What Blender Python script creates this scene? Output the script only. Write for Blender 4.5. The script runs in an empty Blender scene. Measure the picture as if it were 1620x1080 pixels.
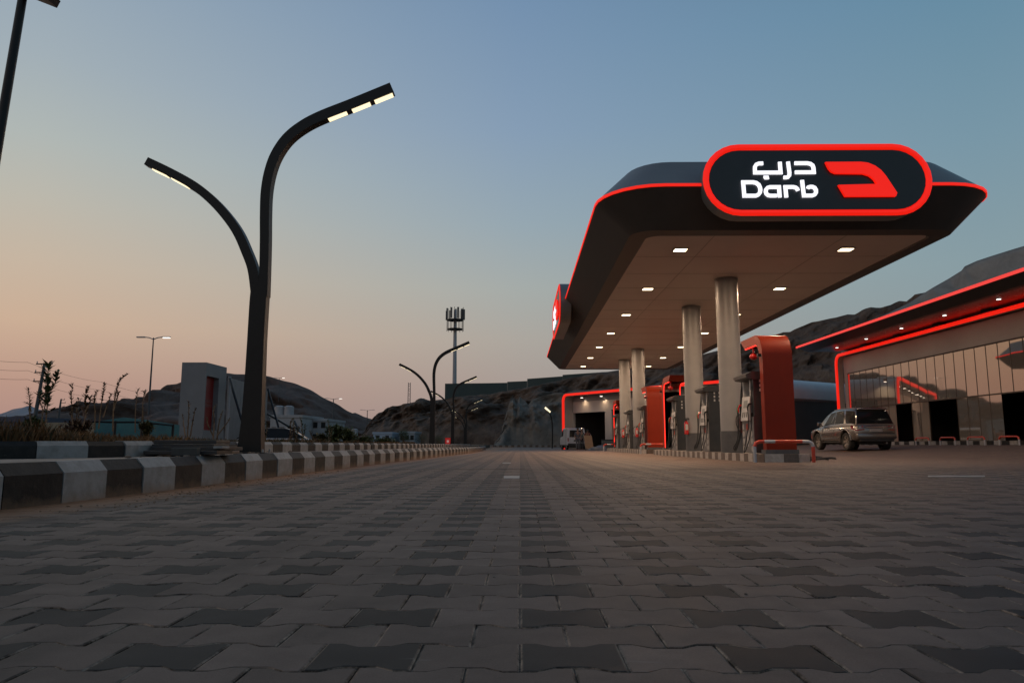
import bpy, bmesh, math, random
import numpy as np
from mathutils import Vector, Matrix, noise
PI = math.pi
R = math.radians
random.seed(7)
sc = bpy.context.scene
col = sc.collection

# ------------------------------------------------------------------ camera
F = 1152.0; CH = 0.45; PITCH = R(7.9); YAW = math.atan(12/1152.0)
cam_d = bpy.data.cameras.new('camera'); cam = bpy.data.objects.new('camera', cam_d); col.objects.link(cam)
cam_d.sensor_width = 36; cam_d.lens = 36*F/1620; cam_d.clip_start = 0.05; cam_d.clip_end = 20000
cam.location = (0, 0, CH); cam.rotation_euler = (PI/2+PITCH, 0, YAW)
sc.camera = cam
_M = cam.rotation_euler.to_matrix()
def at(px, py, Y, dx=0, dy=0, dz=0):
    """the world point on the plane y=Y that stands behind a pixel of the photograph"""
    d = _M @ Vector(((px-810)/F, -(py-540)/F, -1))
    t = Y/d.y
    return Vector((d.x*t+dx, Y+dy, CH+d.z*t+dz))

# ------------------------------------------------------------------ render settings
sc.view_settings.view_transform = 'Standard'; sc.view_settings.look = 'None'
sc.view_settings.exposure = 0; sc.view_settings.gamma = 1
sc.cycles.use_denoising = True
sc.cycles.max_bounces = 6; sc.cycles.diffuse_bounces = 3; sc.cycles.glossy_bounces = 3
sc.cycles.sample_clamp_indirect = 3.0; sc.cycles.caustics_reflective = False; sc.cycles.caustics_refractive = False

def lin(c):
    return tuple((x/255/12.92 if x/255 <= 0.04045 else ((x/255+0.055)/1.055)**2.4) for x in c)

# ------------------------------------------------------------------ world: the dusk sky
world = bpy.data.worlds.new('World'); sc.world = world; world.use_nodes = True
nt = world.node_tree; nt.nodes.clear()
def wn(t, **k):
    n = nt.nodes.new(t)
    for a, b in k.items(): setattr(n, a, b)
    return n
def wl(a, b): nt.links.new(a, b)
def wmath(op, a, b=None, c=None):
    n = wn('ShaderNodeMath', operation=op)
    for i, v in enumerate((a, b, c)):
        if v is None: continue
        if isinstance(v, (int, float)): n.inputs[i].default_value = v
        else: wl(v, n.inputs[i])
    return n.outputs[0]
tc = wn('ShaderNodeTexCoord'); sep = wn('ShaderNodeSeparateXYZ'); wl(tc.outputs['Generated'], sep.inputs[0])
X_, Y_, Z_ = sep.outputs
elev = wmath('ARCSINE', Z_)
hor = wmath('SQRT', wmath('ADD', wmath('MULTIPLY', X_, X_), wmath('MULTIPLY', Y_, Y_)))
az = wmath('DIVIDE', X_, wmath('MAXIMUM', hor, 0.001))
fac = wmath('DIVIDE', elev, PI/2)
def ramp(stops):
    r = wn('ShaderNodeValToRGB'); el = r.color_ramp.elements
    r.color_ramp.interpolation = 'EASE' if False else 'LINEAR'
    el[0].position = 0; el[0].color = (*lin(stops[0][1]), 1)
    el[1].position = stops[-1][0]/90; el[1].color = (*lin(stops[-1][1]), 1)
    for e, c in stops[1:-1]:
        n = el.new(e/90); n.color = (*lin(c), 1)
    wl(fac, r.inputs[0]); return r.outputs[0]
SKY_W = [(0, (168, 134, 127)), (4, (186, 150, 134)), (8, (203, 174, 150)), (12, (198, 181, 162)), (16, (188, 184, 172)), (20, (176, 183, 180)), (25, (161, 174, 182)), (31, (146, 164, 180)), (45, (104, 126, 150)), (90, (60, 78, 102))]
SKY_C = [(0, (154, 138, 134)), (4, (166, 152, 145)), (8, (171, 165, 157)), (12, (165, 171, 168)), (17, (150, 167, 177)), (24, (134, 157, 181)), (33, (116, 144, 174)), (50, (82, 106, 136)), (90, (56, 74, 98))]
SKY_E = [(0, (134, 140, 140)), (6, (140, 151, 153)), (12, (135, 156, 163)), (20, (120, 150, 166)), (30, (100, 138, 162)), (45, (76, 104, 130)), (90, (52, 70, 92))]
def mixc(f, a, b):
    n = wn('ShaderNodeMix', data_type='RGBA'); wl(f, n.inputs[0]); wl(a, n.inputs[6]); wl(b, n.inputs[7]); return n.outputs[2]
def mr(v, a, b):
    n = wn('ShaderNodeMapRange'); n.inputs[1].default_value = a; n.inputs[2].default_value = b; wl(v, n.inputs[0]); return n.outputs[0]
skyc = mixc(mr(az, -0.57, 0.0), ramp(SKY_W), ramp(SKY_C))
skyc = mixc(mr(az, 0.0, 0.55), skyc, ramp(SKY_E))
bg = wn('ShaderNodeBackground'); bg.inputs[1].default_value = 1.0; wl(skyc, bg.inputs[0])
wo = wn('ShaderNodeOutputWorld'); wl(bg.outputs[0], wo.inputs[0])

# the afterglow of the sun that has just set behind the hills on the left
sd = bpy.data.lights.new('sun', 'SUN'); sun = bpy.data.objects.new('sun', sd); col.objects.link(sun)
sd.energy = 0.10; sd.angle = R(30); sd.color = (1, .72, .52)
sun.rotation_euler = Vector((0.95, 0.2, -0.22)).to_track_quat('-Z', 'Y').to_euler()

# ------------------------------------------------------------------ material helpers
MATS = {}
def nm(name):
    m = bpy.data.materials.new(name); m.use_nodes = True
    t = m.node_tree; b = t.nodes['Principled BSDF']
    return m, t, b
def pmat(name, c1, c2=None, scale=6, rough=.6, metal=0, bump=0, detail=5, coat=0, spec=.5, lo=.35, hi=.65, rvar=0):
    """a surface of two close tones broken up by noise"""
    if name in MATS: return MATS[name]
    m, t, b = nm(name); c2 = c2 or tuple(x*.8 for x in c1)
    co = t.nodes.new('ShaderNodeTexCoord'); n = t.nodes.new('ShaderNodeTexNoise'); n.inputs['Scale'].default_value = scale; n.inputs['Detail'].default_value = detail
    n.inputs['Roughness'].default_value = .6
    t.links.new(co.outputs['Object'], n.inputs['Vector'])
    r = t.nodes.new('ShaderNodeValToRGB'); r.color_ramp.elements[0].color = (*c1, 1); r.color_ramp.elements[1].color = (*c2, 1)
    r.color_ramp.elements[0].position = lo; r.color_ramp.elements[1].position = hi
    t.links.new(n.outputs[0], r.inputs[0]); t.links.new(r.outputs[0], b.inputs['Base Color'])
    b.inputs['Roughness'].default_value = rough; b.inputs['Metallic'].default_value = metal
    b.inputs['Coat Weight'].default_value = coat; b.inputs['Specular IOR Level'].default_value = spec
    if rvar:
        mp = t.nodes.new('ShaderNodeMapRange'); mp.inputs[3].default_value = rough-rvar; mp.inputs[4].default_value = rough+rvar
        t.links.new(n.outputs[0], mp.inputs[0]); t.links.new(mp.outputs[0], b.inputs['Roughness'])
    if bump:
        bp = t.nodes.new('ShaderNodeBump'); bp.inputs['Strength'].default_value = min(1, bump); bp.inputs['Distance'].default_value = .02 if bump <= 1 else bump
        t.links.new(n.outputs[0], bp.inputs['Height']); t.links.new(bp.outputs[0], b.inputs['Normal'])
    MATS[name] = m; return m
def emat(name, c, s, base=(.1, .02, .02)):
    if name in MATS: return MATS[name]
    m, t, b = nm(name); b.inputs['Base Color'].default_value = (*base, 1)
    b.inputs['Emission Color'].default_value = (*c, 1); b.inputs['Emission Strength'].default_value = s
    b.inputs['Roughness'].default_value = .5
    MATS[name] = m; return m
BLACKMETAL = pmat('black painted metal', (.007, .007, .008), (.012, .011, .011), 9, .45, 0, .05, rvar=.1, spec=.28)
DARKCLAD = pmat('dark cladding', (.030, .028, .028), (.036, .033, .032), 1.5, .42, 0, 0, rvar=.06)
GREYCLAD = pmat('grey roof cladding', (.17, .185, .195), (.20, .215, .225), 1.2, .45, 0.2, 0, rvar=.08)
SOFFIT = pmat('soffit panel', (.60, .53, .48), (.64, .57, .515), .8, .55, 0, 0, rvar=.05)
COLUMNM = pmat('column cladding', (.25, .245, .24), (.29, .28, .275), 1.6, .42, 0, 0, rvar=.08)
COLBASE = pmat('dark grey base paint', (.06, .062, .066), (.08, .08, .083), 6, .5)
REDGLOW = emat('red light strip', (1, .016, .006), .82, (.5, .02, .01))
REDSIGN = emat('red sign border', (1, .012, .004), .78, (.6, .02, .01))
REDTHIN = emat('thin red neon', (1, .03, .02), 2.2, (.5, .02, .01))
WHITESIGN = emat('white sign letter', (.93, .93, 1), 1.15, (.8, .8, .8))
LAMPGLOW = emat('warm lamp glow', (1, .80, .50), 6, (.8, .8, .7))
LEDGLOW = emat('street lamp led', (1, .82, .50), 1.45, (.8, .8, .7))
WHITEGLOW = emat('white lamp glow', (1, .92, .82), 4, (.8, .8, .7))
SIGNPANEL = pmat('sign panel', (.006, .009, .014), (.009, .012, .018), 3, .35)
REDPANEL = pmat('red gloss panel', (.19, .015, .003), (.22, .019, .004), 1.4, .45, 0, 0, rvar=.06, spec=.2)
WALLBEIGE = pmat('beige cladding', (.40, .355, .32), (.45, .40, .36), .7, .42, 0, 0, rvar=.06)
WALLGREY = pmat('grey cladding', (.16, .165, .17), (.2, .2, .205), .8, .45, 0, 0, rvar=.08)
WALLWHITE = pmat('white render', (.36, .345, .345), (.28, .27, .275), 1.2, .7)
WHITEPAINT = pmat('worn white paint', (.25, .248, .247), (.15, .144, .138), 9, .6, 0, .35, detail=9, lo=.42, hi=.75)
BLACKPAINT = pmat('worn black paint', (.010, .011, .012), (.028, .026, .025), 8, .6, 0, .35, detail=9, spec=.25, lo=.45, hi=.8)
CONCRETE = pmat('bare concrete', (.22, .19, .165), (.32, .27, .23), 7, .85, 0, .4, detail=9)
RAILRED = pmat('red rail paint', (.55, .05, .02), (.42, .04, .02), 8, .35)
RAILWHITE = pmat('white rail paint', (.42, .43, .45), (.34, .34, .36), 8, .35)
REDPAINT = pmat('red enamel', (.5, .015, .012), (.42, .012, .01), 10, .25, coat=.5)
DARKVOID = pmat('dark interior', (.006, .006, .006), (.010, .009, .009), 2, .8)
RUBBER = pmat('black rubber', (.012, .012, .012), (.02, .02, .02), 12, .7)
PUMPDARK = pmat('dark pump casing', (.022, .024, .026), (.03, .031, .033), 5, .35)
PUMPGREY = pmat('grey pump casing', (.20, .19, .185), (.24, .23, .22), 5, .35, .3)
PUMPLIGHT = pmat('light pump panel', (.50, .48, .46), (.42, .40, .385), 8, .4)
STEEL = pmat('galvanised steel', (.30, .30, .31), (.38, .37, .37), 8, .4, .6)
GREENGRIP = pmat('green nozzle grip', (.02, .16, .05), (.015, .12, .04), 9, .45)
CARDBOARD = pmat('cardboard', (.30, .20, .13), (.25, .165, .105), 7, .8)


def dirty(m, col_=(.20, .125, .08), z0=.0, z1=.08, amt=.55):
    """sand and splashed dirt clinging to the foot of the stones, with chips and scuffs"""
    t = m.node_tree; b = t.nodes['Principled BSDF']; src = b.inputs['Base Color'].links[0].from_socket
    g = t.nodes.new('ShaderNodeNewGeometry'); sp = t.nodes.new('ShaderNodeSeparateXYZ'); t.links.new(g.outputs['Position'], sp.inputs[0])
    n = t.nodes.new('ShaderNodeTexNoise'); n.inputs['Scale'].default_value = 6; n.inputs['Detail'].default_value = 8; n.inputs['Roughness'].default_value = .7; t.links.new(g.outputs['Position'], n.inputs['Vector'])
    a = t.nodes.new('ShaderNodeMath'); a.operation = 'MULTIPLY_ADD'; a.inputs[1].default_value = -.22; t.links.new(n.outputs[0], a.inputs[0]); t.links.new(sp.outputs[2], a.inputs[2])
    r = t.nodes.new('ShaderNodeMapRange'); r.inputs[1].default_value = z0-.11; r.inputs[2].default_value = z1-.11; r.inputs[3].default_value = amt; r.inputs[4].default_value = 0; t.links.new(a.outputs[0], r.inputs[0])
    x = t.nodes.new('ShaderNodeMix'); x.data_type = 'RGBA'; t.links.new(r.outputs[0], x.inputs[0]); t.links.new(src, x.inputs[6]); x.inputs[7].default_value = (*col_, 1)
    n2 = t.nodes.new('ShaderNodeTexNoise'); n2.inputs['Scale'].default_value = 26; n2.inputs['Detail'].default_value = 6; n2.inputs['Roughness'].default_value = .75; t.links.new(g.outputs['Position'], n2.inputs['Vector'])
    r2 = t.nodes.new('ShaderNodeMapRange'); r2.inputs[1].default_value = .64; r2.inputs[2].default_value = .70; r2.inputs[4].default_value = .7; t.links.new(n2.outputs[0], r2.inputs[0])
    x2 = t.nodes.new('ShaderNodeMix'); x2.data_type = 'RGBA'; t.links.new(r2.outputs[0], x2.inputs[0]); t.links.new(x.outputs[2], x2.inputs[6]); x2.inputs[7].default_value = (.13, .115, .10, 1)
    t.links.new(x2.outputs[2], b.inputs['Base Color'])
class MB:
    def __init__(s): s.v = []; s.f = []; s.m = []
    def add(s, vs, fs, mi=0):
        o = len(s.v); s.v += [tuple(v) for v in vs]; s.f += [tuple(i+o for i in f) for f in fs]; s.m += [mi]*len(fs); return s
    def box(s, x0, x1, y0, y1, z0, z1, mi=0, bev=0):
        b = bev
        if b <= 0:
            vs = [(x, y, z) for z in (z0, z1) for y in (y0, y1) for x in (x0, x1)]
            return s.add(vs, [(0, 2, 3, 1), (4, 5, 7, 6), (0, 1, 5, 4), (2, 6, 7, 3), (0, 4, 6, 2), (1, 3, 7, 5)], mi)
        bm = bmesh.new(); bmesh.ops.create_cube(bm, size=1)
        bmesh.ops.scale(bm, vec=(x1-x0, y1-y0, z1-z0), verts=bm.verts)
        bmesh.ops.translate(bm, vec=((x0+x1)/2, (y0+y1)/2, (z0+z1)/2), verts=bm.verts)
        bmesh.ops.bevel(bm, geom=bm.edges[:], offset=b, segments=2, affect='EDGES', profile=.5)
        s.frombm(bm, mi); return s
    def frombm(s, bm, mi=0):
        bm.verts.index_update(); s.add([v.co[:] for v in bm.verts], [[v.index for v in f.verts] for f in bm.faces], mi); bm.free()
    def prism(s, pts, n, mi=0):
        """closed polygon of 3D points pushed along vector n"""
        n = Vector(n); P = [Vector(p) for p in pts]; k = len(P)
        vs = P+[p+n for p in P]
        fs = [tuple(range(k))[::-1], tuple(range(k, 2*k))]+[(i, (i+1) % k, (i+1) % k+k, i+k) for i in range(k)]
        return s.add(vs, fs, mi)
    def loft(s, rings, mi=0, cap=True, closed=True):
        k = len(rings[0]); vs = [p for r in rings for p in r]; fs = []
        for a in range(len(rings)-1):
            for i in range(k if closed else k-1):
                j = (i+1) % k; fs.append((a*k+i, a*k+j, (a+1)*k+j, (a+1)*k+i))
        if cap: fs.append(tuple(range(k))[::-1]); fs.append(tuple(range((len(rings)-1)*k, len(rings)*k)))
        return s.add(vs, fs, mi)
    def tube(s, path, r, n=10, mi=0, cap=True):
        P = [Vector(p) for p in path]; rr = r if isinstance(r, (list, tuple)) else [r]*len(P)
        rings = []; up = None
        for i, p in enumerate(P):
            t = (P[min(i+1, len(P)-1)]-P[max(i-1, 0)]).normalized()
            if up is None:
                up = t.cross(Vector((0, 0, 1)) if abs(t.z) < .9 else Vector((1, 0, 0))).normalized()
            up = (up-t*up.dot(t)).normalized(); w = t.cross(up)
            rings.append([p+(up*math.cos(a)+w*math.sin(a))*rr[i] for a in [2*PI*k/n for k in range(n)]])
        return s.loft(rings, mi, cap)
    def cyl(s, p0, p1, r0, r1=None, n=20, mi=0):
        return s.tube([p0, p1], [r0, r0 if r1 is None else r1], n, mi)
    def build(s, name, mats, parent=None, smooth=False, auto=None):
        me = bpy.data.meshes.new(name); me.from_pydata(s.v, [], s.f); me.update()
        for m in (mats if isinstance(mats, (list, tuple)) else [mats]): me.materials.append(m)
        if len(me.materials) > 1: me.polygons.foreach_set('material_index', s.m)
        bm = bmesh.new(); bm.from_mesh(me); bmesh.ops.recalc_face_normals(bm, faces=bm.faces)
        if smooth:
            for f in bm.faces: f.smooth = True
            for e in bm.edges:
                if len(e.link_faces) == 2 and e.calc_face_angle(0) > R(auto or 38): e.smooth = False
        bm.to_mesh(me); bm.free()
        o = bpy.data.objects.new(name, me); col.objects.link(o)
        if parent: o.parent = parent
        return o
def tag(o, label=None, cat=None, group=None, kind=None):
    if label: o['label'] = label
    if cat: o['category'] = cat
    if group: o['group'] = group
    if kind: o['kind'] = kind
    return o
def empty(name, loc=(0, 0, 0), label=None, cat=None, group=None, rz=0):
    o = bpy.data.objects.new(name, None); col.objects.link(o); o.location = loc; o.rotation_euler = (0, 0, rz); o.empty_display_size = .2
    return tag(o, label, cat, group)
def recenter(root, parts=None):
    """parts were built in world space: keep them there under a root that stands elsewhere"""
    bpy.context.view_layer.update()
    inv = root.matrix_world.inverted()
    for c in root.children:
        c.matrix_parent_inverse = inv
def copy_tree(o, parent=None):
    c = o.copy(); col.objects.link(c)
    if parent: c.parent = parent
    for ch in list(o.children): copy_tree(ch, c)
    return c
def area(name, loc, sx, sy, power, color, parent=None, spread=180, rot=None):
    d = bpy.data.lights.new(name, 'AREA'); d.shape = 'RECTANGLE'; d.size = sx; d.size_y = sy; d.energy = power; d.color = color; d.spread = R(spread)
    o = bpy.data.objects.new(name, d); col.objects.link(o); o.location = loc
    if rot: o.rotation_euler = rot
    if parent: o.parent = parent
    return o
def fbm(x, y, z=0, oct=5):
    return noise.fractal(Vector((x, y, z)), .9, 2.1, oct)
def interp(v, xs, ys): return float(np.interp(v, xs, ys))

for m_ in (WHITEPAINT, BLACKPAINT): dirty(m_)
# ------------------------------------------------------------------ the lie of the land
def sm0(v, k=1.2):
    return 0 if v <= 0 else (v*v/(2*k) if v < k else v-k/2)
def gz(x, y):
    """height of the paved forecourt: falls gently away, rises towards the shop"""
    z = -.003*min(max(y-10, 0), 80)
    return z + .055*min(sm0(x-11.8), 8.0)

# paving pattern constants
BW, BR, BA, Y0P = .218, .177, .013, 1.534
def paver_mat():
    m, t, b = nm('interlocking pavers')
    def N(ty, **k):
        n = t.nodes.new(ty)
        for a, c in k.items(): setattr(n, a, c)
        return n
    def L(a, c): t.links.new(a, c)
    def M(op, a, c=None, d=None):
        n = N('ShaderNodeMath', operation=op)
        for i, v in enumerate((a, c, d)):
            if v is None: continue
            if isinstance(v, (int, float)): n.inputs[i].default_value = v
            else: L(v, n.inputs[i])
        return n.outputs[0]
    ge = N('ShaderNodeNewGeometry'); sp = N('ShaderNodeSeparateXYZ'); L(ge.outputs['Position'], sp.inputs[0])
    X, Y = sp.outputs[0], sp.outputs[1]
    rowf = M('DIVIDE', M('SUBTRACT', Y, Y0P), BR)
    # first guess of the row, then the zigzag boundary nearest to the point
    nb = M('ROUND', rowf)                                  # boundary number
    par = M('SUBTRACT', M('MULTIPLY', M('PINGPONG', nb, 1), -2), -1)   # +1 even, -1 odd
    wav = M('MAXIMUM', -1, M('MINIMUM', 1, M('MULTIPLY', M('COSINE', M('MULTIPLY', X, 2*PI/BW)), 1.9)))
    bound = M('ADD', nb, M('MULTIPLY', M('MULTIPLY', wav, par), -BA/BR))
    dist = M('SUBTRACT', rowf, bound)                      # signed rows
    row = M('ADD', nb, M('SUBTRACT', M('GREATER_THAN', dist, 0), 1))
    rpar = M('PINGPONG', row, 1)                           # 0 even rows, 1 odd rows
    colf = M('SUBTRACT', M('DIVIDE', X, BW), M('MULTIPLY', rpar, .5))
    coln = M('FLOOR', colf)
    dx = M('MULTIPLY', M('SUBTRACT', .5, M('ABSOLUTE', M('SUBTRACT', M('SUBTRACT', colf, coln), .5))), BW)
    dy = M('MULTIPLY', M('ABSOLUTE', dist), BR)
    jd = M('MINIMUM', M('MULTIPLY', dx, .6), dy)
    joint = N('ShaderNodeMapRange'); joint.inputs[1].default_value = .0015; joint.inputs[2].default_value = .0045; joint.inputs[3].default_value = 1; joint.inputs[4].default_value = 0; L(jd, joint.inputs[0])
    cv = N('ShaderNodeCombineXYZ'); L(coln, cv.inputs[0]); L(row, cv.inputs[1])
    wnz = N('ShaderNodeTexWhiteNoise', noise_dimensions='2D'); L(cv.outputs[0], wnz.inputs[0])
    dark = M('MULTIPLY', M('LESS_THAN', rpar, .5), M('LESS_THAN', M('PINGPONG', coln, 1), .5))
    odd = M('GREATER_THAN', wnz.outputs[0], .975)
    
    def noi(scale, det=4, rough=.6):
        n = N('ShaderNodeTexNoise'); n.inputs['Scale'].default_value = scale; n.inputs['Detail'].default_value = det; n.inputs['Roughness'].default_value = rough
        L(ge.outputs['Position'], n.inputs['Vector']); return n.outputs[0]
    def MIX(f, a, c, bl='MIX'):
        n = N('ShaderNodeMix', data_type='RGBA', blend_type=bl)
        for i, v in ((0, f), (6, a), (7, c)):
            if isinstance(v, tuple): n.inputs[i].default_value = (*v, 1)
            elif isinstance(v, (int, float)): n.inputs[i].default_value = v
            else: L(v, n.inputs[i])
        return n.outputs[2]
    light = MIX(wnz.outputs[0], PAV_L1, PAV_L2)
    darkc = MIX(wnz.outputs[0], PAV_D1, PAV_D2)
    c = MIX(dark, light, darkc)
    g = N('ShaderNodeMapRange'); g.inputs[1].default_value = .25; g.inputs[2].default_value = .75; g.inputs[3].default_value = .75; g.inputs[4].default_value = 1.25; L(noi(220, 3, .8), g.inputs[0])
    gc = N('ShaderNodeCombineColor'); [L(g.outputs[0], gc.inputs[i]) for i in range(3)]
    c = MIX(1.0, c, gc.outputs[0], 'MULTIPLY')
    # dust trodden over the blocks, more of it along the kerb
    big = noi(.55, 5, .65)
    fine = noi(7, 6, .7)
    dm = N('ShaderNodeMapRange'); dm.inputs[1].default_value = .42; dm.inputs[2].default_value = .72; dm.inputs[3].default_value = 0; dm.inputs[4].default_value = .20; L(M('ADD', M('MULTIPLY', big, .6), M('MULTIPLY', fine, .4)), dm.inputs[0])
    c = MIX(dm.outputs[0], c, (.19, .145, .115))
    # broad uneven soiling, tyre-darkened tracks and a few oil drips
    wr = N('ShaderNodeMapRange'); wr.inputs[1].default_value = .3; wr.inputs[2].default_value = .7; wr.inputs[3].default_value = .70; wr.inputs[4].default_value = 1.28; L(noi(1.7, 7, .7), wr.inputs[0])
    wc = N('ShaderNodeCombineColor'); [L(wr.outputs[0], wc.inputs[i]) for i in range(3)]
    c = MIX(1.0, c, wc.outputs[0], 'MULTIPLY')
    mt = N('ShaderNodeMapping'); mt.inputs['Scale'].default_value = (2.2, .10, 1); L(ge.outputs['Position'], mt.inputs[0])
    nt_ = N('ShaderNodeTexNoise'); nt_.inputs['Scale'].default_value = 1; nt_.inputs['Detail'].default_value = 4; L(mt.outputs[0], nt_.inputs['Vector'])
    tr = N('ShaderNodeMapRange'); tr.inputs[1].default_value = .56; tr.inputs[2].default_value = .66; tr.inputs[4].default_value = .34; L(nt_.outputs[0], tr.inputs[0])
    c = MIX(tr.outputs[0], c, (.035, .03, .028))
    vo = N('ShaderNodeTexVoronoi'); vo.inputs['Scale'].default_value = .9; L(ge.outputs['Position'], vo.inputs['Vector'])
    ol = N('ShaderNodeMapRange'); ol.inputs[1].default_value = .10; ol.inputs[2].default_value = .04; ol.inputs[3].default_value = 0; ol.inputs[4].default_value = .55; L(M('ADD', vo.outputs['Distance'], M('MULTIPLY', M('SUBTRACT', fine, .5), .12)), ol.inputs[0])
    c = MIX(ol.outputs[0], c, (.02, .018, .017))
    # distance tint: warm lamplight and grazing brightness put into the far colour
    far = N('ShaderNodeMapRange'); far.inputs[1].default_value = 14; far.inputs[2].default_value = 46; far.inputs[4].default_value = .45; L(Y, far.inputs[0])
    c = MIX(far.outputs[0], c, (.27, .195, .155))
    # rust-brown tint along the lane beside the pumps, fading to both sides
    ln = M('MULTIPLY', M('SUBTRACT', 1, M('MINIMUM', 1, M('ABSOLUTE', M('DIVIDE', M('SUBTRACT', X, 4.2), 1.9)))), .35)
    c = MIX(ln, c, (.21, .12, .08))
    # sand against the median kerb
    kx = M('SUBTRACT', M('ADD', X, 3.42), M('MULTIPLY', Y, .021))
    sd_ = N('ShaderNodeMapRange'); sd_.inputs[1].default_value = .05; sd_.inputs[2].default_value = .62; sd_.inputs[3].default_value = 1.35; sd_.inputs[4].default_value = -.25; L(kx, sd_.inputs[0])
    sand = M('ADD', sd_.outputs[0], M('MULTIPLY', M('SUBTRACT', fine, .5), 2.2))
    sc_ = N('ShaderNodeClamp'); L(sand, sc_.inputs[0])
    sa = M('MULTIPLY', sc_.outputs[0], M('GREATER_THAN', 1.1, kx))
    c = MIX(M('MULTIPLY', sa, .85), c, (.27, .145, .08))
    jf = N('ShaderNodeMapRange'); jf.inputs[1].default_value = .42; jf.inputs[2].default_value = .58; L(noi(11, 6, .75), jf.inputs[0])
    jc = MIX(jf.outputs[0], (.045, .036, .03), (.32, .25, .20))
    c = MIX(M('MULTIPLY', joint.outputs[0], M('SUBTRACT', 1, M('MULTIPLY', sa, .8))), c, jc)
    # chalky white scuffs
    scf = N('ShaderNodeMapRange'); scf.inputs[1].default_value = .70; scf.inputs[2].default_value = .78; scf.inputs[4].default_value = .55
    mpg = N('ShaderNodeMapping'); mpg.inputs['Scale'].default_value = (1.2, 7, 1); L(ge.outputs['Position'], mpg.inputs[0])
    n2 = N('ShaderNodeTexNoise'); n2.inputs['Scale'].default_value = 1.4; n2.inputs['Detail'].default_value = 7; L(mpg.outputs[0], n2.inputs['Vector']); L(n2.outputs[0], scf.inputs[0])
    c = MIX(scf.outputs[0], c, (.34, .32, .30))
    L(c, b.inputs['Base Color'])
    rg = N('ShaderNodeMapRange'); rg.inputs[3].default_value = .52; rg.inputs[4].default_value = .8; L(fine, rg.inputs[0]); L(rg.outputs[0], b.inputs['Roughness'])
    b.inputs['Specular IOR Level'].default_value = .16
    hgt = M('ADD', M('MULTIPLY', joint.outputs[0], -.6), M('ADD', M('MULTIPLY', noi(300, 2, .8), .18), M('MULTIPLY', wnz.outputs[0], .35)))
    bp = N('ShaderNodeBump'); bp.inputs['Distance'].default_value = .004; bp.inputs['Strength'].default_value = .8; L(hgt, bp.inputs['Height']); L(bp.outputs[0], b.inputs['Normal'])
    return m
PAV_L1, PAV_L2, PAV_D1, PAV_D2 = (.100, .072, .060), (.152, .110, .091), (.009, .012, .014), (.016, .020, .022)
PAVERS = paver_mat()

def near_cells():
    return
# near blocks as real geometry, one mesh with the jointed bed below it
YN = 13.0
def build_pavement():
    vs = []; fs = []; base = 0
    G = .0016; BV = .004
    rng = np.random.RandomState(3)
    T = []
    n0 = int((.55-Y0P)/BR)-1; n1 = int((YN-Y0P)/BR)
    def wv(x, n): return Y0P + n*BR - BA*max(-1, min(1, 1.9*math.cos(2*PI*x/BW)))*(1 if n % 2 == 0 else -1)
    for n in range(n0, n1):
        yc = Y0P+(n+.5)*BR
        xl = max(-3.9, -(.72*yc+.7)); xr = .72*yc+.8
        off = 0 if n % 2 == 0 else .5
        for k in range(int(xl/BW)-1, int(xr/BW)+1):
            xa = (k+off)*BW; xb = xa+BW
            fr = [0, .16, .34, .5, .66, .84, 1]
            tilt = rng.normal(0, .0038, 2); dz = rng.normal(0, .0009); xc = (xa+xb)/2
            def ring(ins, z):
                o = []
                for q in fr:
                    x = xa+ins+(BW-2*ins)*q; o.append((x, wv(xa+BW*q, n)+ins, z))
                for q in fr[::-1]:
                    x = xa+ins+(BW-2*ins)*q; o.append((x, wv(xa+BW*q, n+1)-ins, z))
                return [(x, y, z+dz+(x-xc)*tilt[0]+(y-yc)*tilt[1]) for x, y, z in o]
            r0 = ring(G, -.02); r1 = ring(G, -.0022); r2 = ring(G+BV*.9, 0)
            zz = gz(xc, yc)
            vs += [(x, y, z+zz) for x, y, z in r0+r1+r2]
            K = 14
            for a in (0, 1):
                for i in range(K):
                    j = (i+1) % K; fs.append((base+a*K+i, base+a*K+j, base+(a+1)*K+j, base+(a+1)*K+i))
            # top as quads between the front and rear edges
            for i in range(6): fs.append((base+2*K+i, base+2*K+i+1, base+2*K+K-2-i, base+2*K+K-1-i))
            base += 3*K
    # jointing sand bed under the near blocks and the paved sheet beyond them
    def sheet(xs, ys, dz):
        nonlocal base
        for y in ys:
            for x in xs: vs.append((x, y, gz(x, y)+dz))
        w = len(xs)
        for j in range(len(ys)-1):
            for i in range(w-1): fs.append((base+j*w+i, base+j*w+i+1, base+(j+1)*w+i+1, base+(j+1)*w+i))
        base += w*len(ys)
    sheet([-4, 2, 8, 9.8], [.0, 7, YN], -.0055)
    xs = [9.4]+[10.6+i*.6 for i in range(20)]+[24, 30]
    sheet([-12, -4], [-8, 0], -.002); sheet([-4, 30], [-8, 0], -.002)
    sheet([9.8]+xs[1:], [0, 5, 10, YN], -.002)
    sheet([-14, -4, 2, 8, 9.4]+xs[1:]+[44], [YN-.02, 20, 30, 40, 50, 60, 75, 90, 114.4], 0)
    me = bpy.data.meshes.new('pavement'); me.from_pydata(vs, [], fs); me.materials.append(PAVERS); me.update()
    o = bpy.data.objects.new('pavement', me); col.objects.link(o); tag(o, kind='structure')
build_pavement()

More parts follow.
